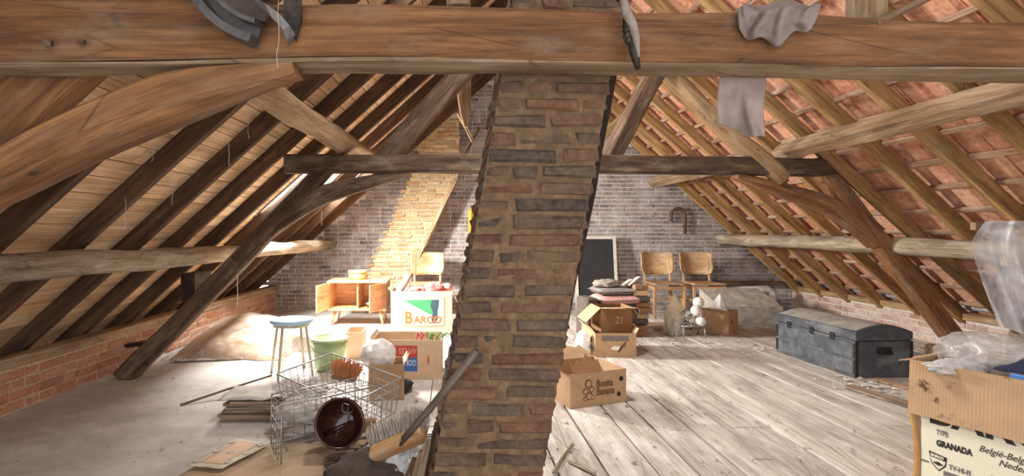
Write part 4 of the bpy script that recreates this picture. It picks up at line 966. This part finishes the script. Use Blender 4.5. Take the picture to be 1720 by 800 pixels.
slat_labels = ['tallest dark slat leaning against the chimney foot', 'pale slat leaning against the chimney foot', 'short dark slat beside the chimney foot', 'split grey lath at the chimney foot', 'broken brown slat between the plastic and the chimney foot']
for k, (pa, pb, da, db, mt) in enumerate([((705, 860), (737, 712), 2.0, 1.86, 'oak_soot'), ((690, 880), (722, 738), 2.02, 1.9, 'scrap_wood'), ((722, 880), (738, 740), 1.95, 1.83, 'oak_dark'), ((672, 890), (712, 760), 2.05, 1.95, 'oak_grey'), ((655, 880), (700, 772), 2.1, 2.0, 'stick_brown')]):
    a = W(pa[0], pa[1], da); b = W(pb[0], pb[1], db); a.z = max(a.z, .02); tm('slat', slat_labels[k], [a, b], .03, .012, mt, up=(.3, 1, .2), nseg=5, jit=.004, seed=90+k, cat='slat')
tag(blob('plastic_sheet', W(688, 800, 2.12), .12, 'plastic_milky', None, 41, .5, 2.0, 22, (.9, .8, 1.1), .0), 'crumpled pale plastic sheet at the chimney foot', 'plastic')
tag(blob('rubbish_heap', Vector((-.31, 2.13, .13)), .19, 'twig_dark', None, 44, .4, 1.8, 20, (1.15, .75, .8), .0), 'dark heap of crumpled rubbish under the push broom', 'rubbish')
tw = MB(); rr = random.Random(21)
for k in range(260):
    p = W(rr.uniform(540, 690), rr.uniform(760, 800), rr.uniform(2.35, 2.6)); p.z = rr.uniform(.01, .11)+.16*max(0, (p.x+.5)*2); a = rr.uniform(-.5, .5); dv = Vector((math.cos(a), math.sin(a)*.6, rr.uniform(-.15, .15)))*rr.uniform(.08, .2)
    q = p+dv*.5+Vector((0, 0, rr.uniform(-.01, .02))); e = p+dv; e.z = max(e.z, .005); tw.tube([p, q, e], .0022, 4)
tag(tw.build('twigs', 'twig_dark'), 'tangle of dark twigs below the brown pot', 'twigs', kind='stuff')
cb_ = MB(); cb_.box(W(612, 716, 2.95), (.12, .02, .09), rot(x=.5, z=.4)); tag(cb_.build('cardboard_piece', 'cardboard'), 'small upright cardboard scrap right of the brown pot', 'cardboard')
wf = MB(); a = W(640, 722, 2.9); b = W(742, 690, 2.95); c = W(735, 714, 2.7)
for k in range(9):
    t = k/8; p = W(630, 728, 2.85).lerp(W(742, 700, 3.0), t); q = p+Vector((.02, -.12, 0)); p.z = .06; q.z = .012; wf.tube([p, q], .002, 5)
wf.tube([Vector((W(630, 728, 2.85).x, 2.85, .06)), Vector((W(742, 700, 3.0).x, 3.0, .06))], .0035, 5); wf.tube([Vector((W(630, 728, 2.85).x+.02, 2.73, .012)), Vector((W(742, 700, 3.0).x+.02, 2.88, .012))], .0035, 5)
tag(wf.build('wire_rack', 'wire_metal'), 'flat wire rack on the floor behind the push broom', 'rack')
tag(blob('paper_scrap', W(515, 690, 3.05), .13, 'paper_grey', None, 47, .6, 2.2, 18, (1.4, 1, .5), .0), 'crumpled grey paper behind the front wire basket', 'paper')
tag(blob('plastic_scrap', W(500, 655, 3.45), .13, 'plastic_clear', None, 49, .6, 2.2, 18, (1.4, 1, .6), .0), 'clear plastic scrap left of the tilted wire basket', 'plastic')
# ------------------------------------------------------------------ right side: cartons
bn = open_box('banana_carton', 'banana carton printed Bonita Banana with torn flaps beside the chimney', (.945, 3.69, 0), .36, .46, .38, .23, 'cardboard', seed=61)
yf = -.193
text('Bonita', .07, 'ink_brown', 'print_lettering', bn, (-.02, yf, .125), UPRIGHT, .75, bold=.002); text('Banana', .07, 'ink_brown', 'print_lettering', bn, (-.02, yf, .07), UPRIGHT, .75, bold=.002)
for (px_, pz_, r_) in ((-.085, .155, .03), (-.06, .115, .022), (-.11, .105, .022), (-.08, .07, .028), (-.05, .06, .016), (-.11, .055, .016)):
    polyp(bn, 'print_fruit', 'ink_brown', [(px_+r_*math.cos(a), pz_+r_*math.sin(a)) for a in [i*math.pi/5 for i in range(10)]], yf)
    polyp(bn, 'print_fruit', 'cardboard', [(px_+r_*.7*math.cos(a), pz_+r_*.7*math.sin(a)) for a in [i*math.pi/5 for i in range(10)]], yf-.0012)
hole(bn, .185, -.193, .165, .017); hole(bn, .165, -.193, .06, .016)
flap(bn, (-.23, .19), (.23, .19), .23, (0, 1), .14, .5, 'cardboard', rag=.8, seed=11, skew=.1); flap(bn, (-.23, -.19), (-.23, .19), .23, (-1, 0), .12, .7, 'cardboard_dark', rag=.8, seed=12)
flap(bn, (-.2, -.19), (.03, -.19), .23, (0, -1), .09, 2.2, 'cardboard_dark', rag=1.0, seed=13)
bc = open_box('banana_carton', 'brown fruit carton with a grey printed strip holding an upright opened box', (1.555, 5.09, 0), .0, .39, .5, .225, 'cardboard', seed=71)
yf = -.253
for k in range(12): rectp(bc, 'print_bar', 'ink_grey', -.13+k*.021, -.115+k*.021, .165, .2, yf)
rectp(bc, 'print_bar', 'ink_grey', -.13, .13, .155, .162, yf)
polyp(bc, 'torn_patch', 'ink_white', [(-.05, .08), (-.02, .105), (.03, .10), (.05, .085), (.03, .07), (.01, .065), (-.03, .07)], yf); polyp(bc, 'torn_patch', 'ink_brown', [(.02, .06), (.06, .12), (.1, .15), (.09, .11), (.05, .07), (.03, .04)], yf)
hole(bc, -.199, -.12, .14, .028, 'x'); 
for k in range(8): 
    mb = MB(); mb.box((-.199, -.2+k*.04, .07), (.002, .025, .05)); mb.build('print_bar', 'ink_grey', bc)
flap(bc, (-.195, .25), (-.195, -.25), .225, (-1, 0), .05, .9, 'cardboard', seed=14, rag=.5); flap(bc, (.195, -.25), (.195, .25), .225, (1, 0), .05, 1.0, 'cardboard', seed=15, rag=.4)
ib = open_box('carton', 'upright opened brown box standing inside the fruit carton', (1.60, 5.12, .015), .05, .31, .3, .43, 'cardboard_dark', seed=75)
flap(ib, (-.155, -.15), (.155, -.15), .43, (0, -1), .15, .12, 'cardboard_pale', seed=16); flap(ib, (-.155, .15), (-.155, -.15), .43, (-1, 0), .2, -.75, 'cardboard', seed=17); flap(ib, (.155, -.15), (.155, .15), .43, (1, 0), .08, -.9, 'cardboard', seed=18, rag=.6)
text('21', .1, 'cardboard_pale', 'print_lettering', ib, (-.02, -.157, .28), UPRIGHT, .8, shear=.1)
# pile behind
pile = [('suitcase', 'pinkish flat suitcase low in the pile behind the fruit carton', (1.86, 5.95, 0), (.5, .42, .17), 'fabric_pink'), ('cushion', 'pale pink seat cushion in the pile behind the fruit carton', (1.9, 5.95, .36), (.48, .4, .1), 'fabric_pink'), ('cushion', 'grey cushion on top of the pile behind the fruit carton', (1.88, 5.97, .46), (.46, .38, .08), 'fabric_grey')]
for i, (nm, lb, loc, s, mt) in enumerate(pile):
    t = thing(nm, lb, nm, loc, .05*i-.04); mb = MB()
    def f(u, v, top, s=s):
        e = (1-abs(2*u-1)**6)*(1-abs(2*v-1)**6); return ((u-.5)*s[0], (v-.5)*s[1], s[2]*(.5+(.5 if top else -.5)*e**.5)+.008*noise.noise(Vector((u*4, v*4, i))))
    mb.grid(lambda u, v: f(u, v, True), 18, 18); mb.grid(lambda u, v: f(1-u, v, False), 18, 18); mb.build('body', mt, t)
    mb = MB(); q = [Vector((sx*s[0]*.5, sy*s[1]*.5, s[2]*.5)) for sx, sy in ((-1, -1), (1, -1), (1, 1), (-1, 1), (-1, -1))]; mb.tube(q, .007, 6); mb.build('piping', 'fabric_dark' if i != 1 else 'fabric_grey', t)
for k in range(9):
    p = (2.16+R.uniform(-.02, .02), 5.9+R.uniform(-.02, .02), .065*k); mb = MB(); mb.box(Vector(p)+Vector((0, 0, .03)), (.16, .22, .058), rz(R.uniform(-.2, .2)), .006)
    tag(mb.build('book', ['foam_brown', 'cardboard_dark', 'fabric_dark', 'cardboard'][k % 4]), 'brown book in the stack right of the cushions, number %s from the floor' % ['one', 'two', 'three', 'four', 'five', 'six', 'seven', 'eight', 'nine'][k], 'book', 'books stacked beside the cushions')
mb = MB(); mb.box((1.86, 5.96, .265), (.47, .4, .19), rz(.03), .02); tag(mb.build('crate', 'fabric_dark'), 'dark crate in the middle of the pile behind the fruit carton', 'crate')
mb = MB(); mb.box((1.55, 5.85, .22), (.14, .3, .44), rz(.2), .02); tag(mb.build('rolled_blanket', 'fabric_dark'), 'dark upright folded blanket left of the pink cushions', 'blanket')
tag(blob('cloth_bundle', (1.80, 5.95, .58), .1, 'rag_grey', None, 61, .6, 2.2, 16, (1.5, 1.1, .5)), 'crumpled grey rags on top of the cushion pile', 'cloth')
for k, (x_, a_) in enumerate(((1.75, .3), (1.95, -.5), (2.02, .2))):
    mb = MB(); mb.bar((x_, 5.86, .57), (x_+.16*math.cos(a_), 5.95, .60+.03*k), .05, .008); tag(mb.build('slat', 'paper_grey' if k else 'stick_grey'), ['dark slat on top of the cushion pile', 'pale strip on top of the cushion pile, left of two', 'pale strip on top of the cushion pile, right of two'][k], 'slat')
tag(blob('plastic_bag', (1.27, 4.95, .11), .12, 'plastic_bag', None, 63, .3, 1.8, 16, (.55, .8, 1), 0), 'white plastic bag between the chimney and the fruit carton', 'bag')
# small carton with white plastic
sb = open_box('carton', 'small tan carton with a round hole and white plastic inside', (3.155, 6.02, 0), .72, .27, .30, .27, 'cardboard', seed=81)
hole(sb, -.05, -.153, .15, .017); hole(sb, .139, -.03, .17, .013, 'x'); flap(sb, (-.135, .15), (-.135, -.15), .27, (-1, 0), .1, .3, 'cardboard_pale', seed=19)
def pl(u, v):
    a = u*2*math.pi; r = .11*(1-v)**.8+.004; return Vector((3.16+r*math.cos(a)*(1+.3*math.sin(3*a)), 6.02+r*math.sin(a), .2+.25*v+.02*math.sin(5*a)*(1-v)))
tag(sheet(pl, 30, 12, 0).build('plastic_bag', 'plastic_bag'), 'white plastic sheet poking up from the small tan carton', 'bag')
# dried flowers on a small rack, cone basket
fr = thing('flower_stand', 'small metal stand with white dried flower heads near the tan carton', 'flowers', (2.72, 5.80, 0))
for (a, b) in (((-.12, -.08, 0), (-.12, -.06, .12)), ((.12, -.08, 0), (.12, -.06, .12)), ((-.12, .1, 0), (-.12, .08, .12)), ((.12, .1, 0), (.12, .08, .12))): mb = MB(); mb.tube([a, b], .008, 6); mb.build('leg', 'wire_metal', fr)
mb = MB(); mb.tube([(-.12, -.06, .12), (.12, -.06, .12), (.12, .08, .12), (-.12, .08, .12), (-.12, -.06, .12)], .008, 6); mb.build('frame', 'wire_metal', fr)
for k, (x_, y_, z_, r_) in enumerate(((.08, -.06, .18, .055), (.04, -.03, .29, .06), (.09, .02, .38, .06), (-.03, .05, .24, .045))):
    o = blob('flower_head', (x_, y_, z_), r_, 'white_flower', fr, 70+k, .18, 4, 12); mb = MB(); mb.tube([(x_, y_, z_), (x_*.5, 0, .1)], .005, 5); mb.build('stem', 'leaf_grey', fr)
for k in range(16):
    a = R.uniform(0, 6.28); z_ = R.uniform(.12, .3); dv = Vector((math.cos(a), math.sin(a), R.uniform(-.2, .5))).normalized(); p = Vector((-.03, 0, z_)); s_ = dv.cross(Vector((0, 0, 1))).normalized()*.022; mb = MB()
    mb.add([p, p+dv*.05+s_, p+dv*.12, p+dv*.05-s_, p+dv*.05+Vector((0, 0, .006))], [(0, 1, 4), (1, 2, 4), (2, 3, 4), (3, 0, 4)]); mb.build('leaf', 'leaf_grey', fr)
hc = thing('straw_hood', 'pointed straw hood with string fringe left of the white flowers', 'basket', (2.58, 5.92, 0))
mb = MB(); mb.lathe([(.1, 0), (.115, .12), (.11, .22), (.085, .32), (.04, .41), (.006, .46), (.0005, .46)], 24); mb.build('body', 'straw', hc)
for k in range(14):
    a = 3.3+k*.19; mb = MB(); mb.tube([(.11*math.cos(a), .11*math.sin(a), .2), (.13*math.cos(a)+R.uniform(-.02, .02), .13*math.sin(a), .1), (.15*math.cos(a)+R.uniform(-.03, .03), .14*math.sin(a), .005)], .005, 5); mb.build('fringe', 'paper_grey', hc)
# dusty slanted chest
dc = thing('dusty_chest', 'dusty grey block with slanting top behind the tan carton', 'chest', (3.75, 6.65, 0), -.03)
mb = MB(); n = 14
def topz(x, y): return .245+.30*(y+.26)+.008*noise.noise(Vector((x*9, y*9, 0)))
mb.grid(lambda u, v: ((u-.5)*.78, -.26+v*.56, topz((u-.5)*.78, -.26+v*.56)), 22, 16); mb.grid(lambda u, v: ((u-.5)*.78, -.26+.006*noise.noise(Vector((u*8, v*4, 2))), v*topz((u-.5)*.78, -.26)), 22, 6)
mb.grid(lambda u, v: (.39, -.26+u*.56, v*topz(.39, -.26+u*.56)), 10, 6); mb.grid(lambda u, v: (-.39, .30-u*.56, v*topz(-.39, .30-u*.56)), 10, 6); mb.grid(lambda u, v: ((.5-u)*.78, .30, v*topz((.5-u)*.78, .30)), 10, 6); mb.build('body', 'dusty_block', dc)
tm('board', 'pale board on the floor in front of the dusty block', [W(1165, 552, 6.25), W(1300, 543, 6.6)], .1, .02, 'scrap_wood', nseg=5, seed=95, cat='board')
mb = MB(); mb.box((2.63, 6.35, .012), (.5, .42, .02), rz(.15)); tag(mb.build('board', 'scrap_wood'), 'flat board lying in front of the pair of chairs', 'board')

# ------------------------------------------------------------------ black trunk
yaw = math.atan2(3.288-3.2, 5.03-4.13)
L_, Wd, Hb, Hl = .92, .49, .30, .075
tk = thing('trunk', 'black domed travel trunk with dusty lid on the right floor', 'trunk', (3.49, 4.62, 0), .06)
def tbx(nm, c, s, mt, bev=.006): mb = MB(); mb.box(c, s, None, bev); return mb.build(nm, mt, tk)
tbx('body', (0, 0, Hb/2), (Wd, L_, Hb), 'trunk_black')
mb = MB(); rings = []
for yv in (-L_/2-.004, -L_/2+.004, L_/2-.004, L_/2+.004):
    ins = .004 if abs(yv) > L_/2 else 0; r = [Vector((Wd/2-ins, yv, Hb+.006)), Vector((Wd/2+.004-ins, yv, Hb+Hl-.01))]
    for k in range(9): a = k/8; r.append(Vector(((.5-a)*(Wd-.01), yv, Hb+Hl+.055*math.sin(math.pi*a)-ins)))
    r += [Vector((-Wd/2-.004+ins, yv, Hb+Hl-.01)), Vector((-Wd/2+ins, yv, Hb+.006))]; rings.append(r)
mb.loft(rings, True, True, False); lid = mb.build('lid', 'trunk_black', tk)
mb = MB(); mb.grid(lambda u, v: ((u-.5)*(Wd-.03), (v-.5)*(L_-.03), Hb+Hl+.0025+.055*math.sin(math.pi*(.5+(u-.5)*(Wd-.03)/(Wd-.01)))), 16, 20); o = mb.build('lid_cover', 'trunk_dusty', lid)
for (c, s) in (((-Wd/2-.003, 0, .15), (.006, L_, .02)), ((-Wd/2-.003, 0, Hb-.012), (.006, L_, .02)), ((-Wd/2-.003, 0, .015), (.008, L_, .028))): tbx('batten', c, s, 'trunk_black', .002)
for sy in (-1, 1):
    for sx in (-1, 1): tbx('corner_iron', (sx*(Wd/2-.01), sy*(L_/2-.01), .15), (.028, .028, .29), 'trunk_iron', .002)
for yv in (-.23, .0, .28): tbx('lock_plate', (-Wd/2-.006, yv, Hb-.0), (.008, .05, .06), 'trunk_iron', .002)
mb = MB(); mb.tube([(-.05, -L_/2-.006, .225), (-.045, -L_/2-.03, .20), (.045, -L_/2-.03, .20), (.05, -L_/2-.006, .225)], .008, 8); mb.build('handle', 'trunk_iron', tk)
mb = MB(); mb.box((0, -L_/2-.004, .225), (.13, .006, .05), None, .002); mb.build('handle_plate', 'trunk_iron', tk)

# ------------------------------------------------------------------ large television carton at the right edge
fa = math.atan2(-.91, .41)      # its printed face runs from the far corner towards the viewer
Hc = .6; wl_ = .62; dp = .5
far = Vector((2.14, 2.37, 0)); ex = Vector((.41, -.91, 0)).normalized(); ey = Vector((.91, .41, 0)).normalized()
ctr = far+ex*wl_/2+ey*dp/2
gb = open_box('television_carton', 'large open television carton labelled TYPE: GRANADA at the right edge', ctr, fa, wl_, dp, Hc, 'cardboard', seed=91)
yf = -dp/2-.004
rectp(gb, 'label', 'cream_label', -wl_/2+.03, wl_/2-.02, .075, .44, yf)
T = lambda s, size, mt, x, z, **k: text(s, size, mt, 'print_lettering', gb, (-wl_/2+x, yf-.0015, z), UPRIGHT, k.pop('sx', 1.0), **k)
T('BARCO', .15, 'ink_black', .055, .335, bold=.004); T('TYPE:', .032, 'ink_grey', .085, .288, sx=.55, bold=.001); T('GRANADA', .036, 'ink_black', .085, .238, sx=.68, bold=.002); T('TV-HI-FI', .03, 'ink_grey', .128, .15, sx=.68, bold=.001)
T('België-Belgique', .038, 'ink_black', .225, .268, shear=.35, sx=.8); T('Nederland', .038, 'ink_black', .285, .232, shear=.35, sx=.8); T('Deutschland', .038, 'ink_black', .255, .155, shear=.35, sx=.8)
polyp(gb, 'print_shield', 'ink_black', [(-wl_/2+.058, .205), (-wl_/2+.122, .195), (-wl_/2+.118, .155), (-wl_/2+.094, .125), (-wl_/2+.066, .155)], yf-.0018)
polyp(gb, 'print_shield', 'cream_label', [(-wl_/2+.063, .182), (-wl_/2+.117, .175), (-wl_/2+.113, .156), (-wl_/2+.094, .132), (-wl_/2+.07, .158)], yf-.003)
polyp(gb, 'print_shield', 'ink_black', [(-wl_/2+.072, .16), (-wl_/2+.092, .167), (-wl_/2+.112, .157), (-wl_/2+.092, .15)], yf-.0042)
T2 = text('BARCO', .016, 'cream_label', 'print_lettering', gb, (-wl_/2+.065, yf-.004, .187), rot(y=.12)@UPRIGHT, .85, bold=.001)
rectp(gb, 'print_bar', 'ink_grey', -wl_/2+.03, -wl_/2+.058, .148, .156, yf-.0016); rectp(gb, 'print_bar', 'ink_grey', -wl_/2+.11, wl_/2-.02, .115, .135, yf-.0016)
fm = flap(gb, (-wl_/2-.01, -dp/2-.004), (wl_/2, -dp/2-.004), Hc, (0, -1), .245, -1.50, 'cardboard_flap', th=.007, seed=21, rag=.12); fm['label'] = 'corrugated outer flap with dark stains'
flap(gb, (-wl_/2, dp/2), (-wl_/2, -dp/2), Hc, (-1, 0), .06, -.3, 'cardboard', seed=22, rag=.9); flap(gb, (wl_/2, dp/2), (-wl_/2, dp/2), Hc, (0, 1), .2, -.4, 'cardboard', seed=23)
tp = MB(); tp.grid(lambda u, v: (-wl_/2-.006+.016*u+.014*math.sin(v*4), -dp/2-.009-.004*math.sin(u*3), .02+.36*v), 4, 14, .002); tp.build('torn_tape', 'plastic_yellow', gb)
def wrt(x, y, z): return gb.matrix_world@Vector((x, y, z))
bpy.context.view_layer.update()
tag(blob('plastic_bag', wrt(-.155, .03, .62), .17, 'plastic_clear', None, 95, .16, 1.9, 34, (1.0, 1.15, .66)), 'clear crumpled plastic bag bulging from the large television carton', 'bag')
tag(blob('plastic_bag', wrt(-.17, -.2, .595), .07, 'plastic_milky', None, 97, .5, 2.2, 18, (1.9, .7, .5)), 'whitish plastic bag edge along the flap of the large carton', 'bag')
tag(sheet(lambda u, v: wrt(-.06+.30*u, -.2+.36*v, .62+.12*math.sin(v*2.0)*min(1, u*2.5)+.012*noise.noise(Vector((u*4, v*4, 1)))), 16, 16, .006).build('cloth', 'navy_cloth'), 'dark navy cloth lying in the large television carton', 'cloth')
mb = MB(); mb.box(wrt(.03, -.225, .60), (.06, .02, .03), rz(fa), .005); tag(mb.build('bottle_crate', 'blue_plastic'), 'bright blue plastic item in the corner of the large carton', 'plastic')
# tall plastic covered thing at the right edge
pv = thing('covered_frame', 'wooden frame under a clear hanging plastic cover at the right edge', 'frame', (3.75, 3.1, 0))
O = pv.location
for (a, b, mt) in (((.05, .06, 0), (.05, .06, 1.22), 'oak_grey'), ((.17, .06, 0), (.17, .06, 1.22), 'oak_grey'), ((-.53, .06, 1.225), (.2, .06, 1.225), 'oak_grey'), ((-.30, .1, 1.0), (.2, .1, 1.0), 'oak_light')):
    mb = MB(); mb.bar(a, b, .035, .045, (0, 1, 0) if a[2] == 0 else (0, 0, 1)); mb.build('rail', mt, pv)
def drape(u, v):
    lx = 1655-27*math.sin(min(1, v/.3)*math.pi/2)+50*max(0, (v-.18)/.82)**1.15; px = lx+(1860-lx)*u
    y0, y1 = 372-3*u, 548+60*u; f = .045*math.sin(u*17-v*3.2)+.022*math.sin(u*37-v*5+1)+.012*math.sin(u*71-v*4)
    return W(px, y0+(y1-y0)*v, 3.02+f*(.25+.75*v))-O
mb = MB(); mb.grid(drape, 90, 26); mb.build('cover', 'plastic_sheeting', pv)

# ------------------------------------------------------------------ loose boards and debris
lb = [((1425, 652, 0), (1545, 690, 0), .09, 'scrap_wood', 'loose pale board on the floor in front of the trunk'), ((1470, 640, 0), (1560, 665, 0), .06, 'stick_brown', 'narrow brown board beside the trunk corner'),
      ((1545, 590, 0), (1625, 588, 0), .1, 'scrap_wood', 'board on the floor behind the trunk under the leaning strut')]
def fl(px, py, z=0.0): d = FPX*(CAMH-z)/(py-CY); return W(px, py, d)
for k, (a, b, w_, mt, l_) in enumerate(lb):
    a = fl(a[0], a[1]); b = fl(b[0], b[1]); a.z = b.z = .016; tm('board', l_, [a, b], w_, .02, mt, nseg=5, seed=120+k, cat='board')
for k, (p, l_) in enumerate((((4.75, 4.9, .36), 'block stacked on right wall plate, nearest the leaning strut'), ((4.85, 4.55, .1), 'rough timber block at the foot of the leaning strut'))):
    mb = MB(); mb.box((p[0], p[1], .05 if k else .05), (.3, .16, .1), rz(.3*k), .01); tag(mb.build('timber_block', 'oak_grey'), ['rough timber block on the floor by the right knee wall', 'rough timber block at the foot of the right leaning strut'][k], 'block')
dbm = MB(); rr = random.Random(77)
for k in range(1700):
    if rr.random() < .7: x_ = rr.uniform(.5, 4.9); y_ = rr.uniform(1.9, 7.3)
    else: x_ = rr.uniform(-2.6, -.2); y_ = rr.uniform(2.2, 7.2)
    s_ = rr.uniform(.003, .011)*(1 if rr.random() < .9 else 2.2); n_ = rr.randint(3, 5); a0 = rr.random()*6
    c_ = Vector((x_, y_, .004)); V = [c_+Vector((math.cos(a0+i*6.283/n_)*s_*rr.uniform(.5, 1.3), math.sin(a0+i*6.283/n_)*s_*rr.uniform(.4, 1), rr.uniform(0, .006))) for i in range(n_)]
    V.append(c_+Vector((0, 0, .003+s_*.25))); dbm.add(V, [(i, (i+1) % n_, n_) for i in range(n_)])
tag(dbm.build('floor_debris', 'debris_mix'), 'small chips, plaster and straw scattered over the floor', 'debris', kind='stuff')
pd = MB(); rr = random.Random(78)
for (cx_, cy_, n_) in ((3.2, 3.95, 40), (3.6, 3.5, 30), (3.0, 5.2, 30), (2.4, 5.5, 14)):
    for k in range(n_):
        x_ = cx_+rr.gauss(0, .16); y_ = cy_+rr.gauss(0, .16); s_ = rr.uniform(.012, .035); a0 = rr.random()*6; c_ = Vector((x_, y_, .006))
        V = [c_+Vector((math.cos(a0+i*1.57)*s_*rr.uniform(.5, 1.3), math.sin(a0+i*1.57)*s_*rr.uniform(.4, 1), rr.uniform(0, .012))) for i in range(4)]+[c_+Vector((0, 0, .012))]
        pd.add(V, [(i, (i+1) % 4, 4) for i in range(4)])
tag(pd.build('paper_shreds', 'paper_grey'), 'pale paper shreds and splinters on the floor near the trunk', 'debris', kind='stuff')
# cobweb threads hanging from the left roof
wbm = MB(); rr = random.Random(5)
for (px, py, d, l) in ((383, 232, 2.2, .12), (256, 235, 2.3, .1), (468, 0, 1.5, .2), (210, 330, 2.4, .16), (290, 290, 2.4, .15), (540, 355, 4.25, .12), (398, 455, 4.2, .3), (418, 200, 2.6, .1)):
    p = W(px, py, d); pts = [p+Vector((rr.uniform(-.006, .006), 0, -l*i/5)) for i in range(6)]; wbm.tube(pts, .0009 if d < 3 else .003, 4)
tag(wbm.build('cobwebs', 'web_white'), 'white cobweb threads hanging under the left roof', 'cobweb', kind='stuff')

for k, (a, b, l_) in enumerate((((930, 800), (962, 752), 'splintered pale stick on the floor right of the chimney foot'), ((1000, 800), (955, 778), 'short split stick at the bottom edge right of the chimney'))):
    a = fl(*a); b = fl(*b); a.z = b.z = .015; tm('stick', l_, [a, (a+b)/2+Vector((0, 0, .008)), b], .02, .012, 'log_pale', nseg=6, jit=.006, seed=140+k, cat='stick')
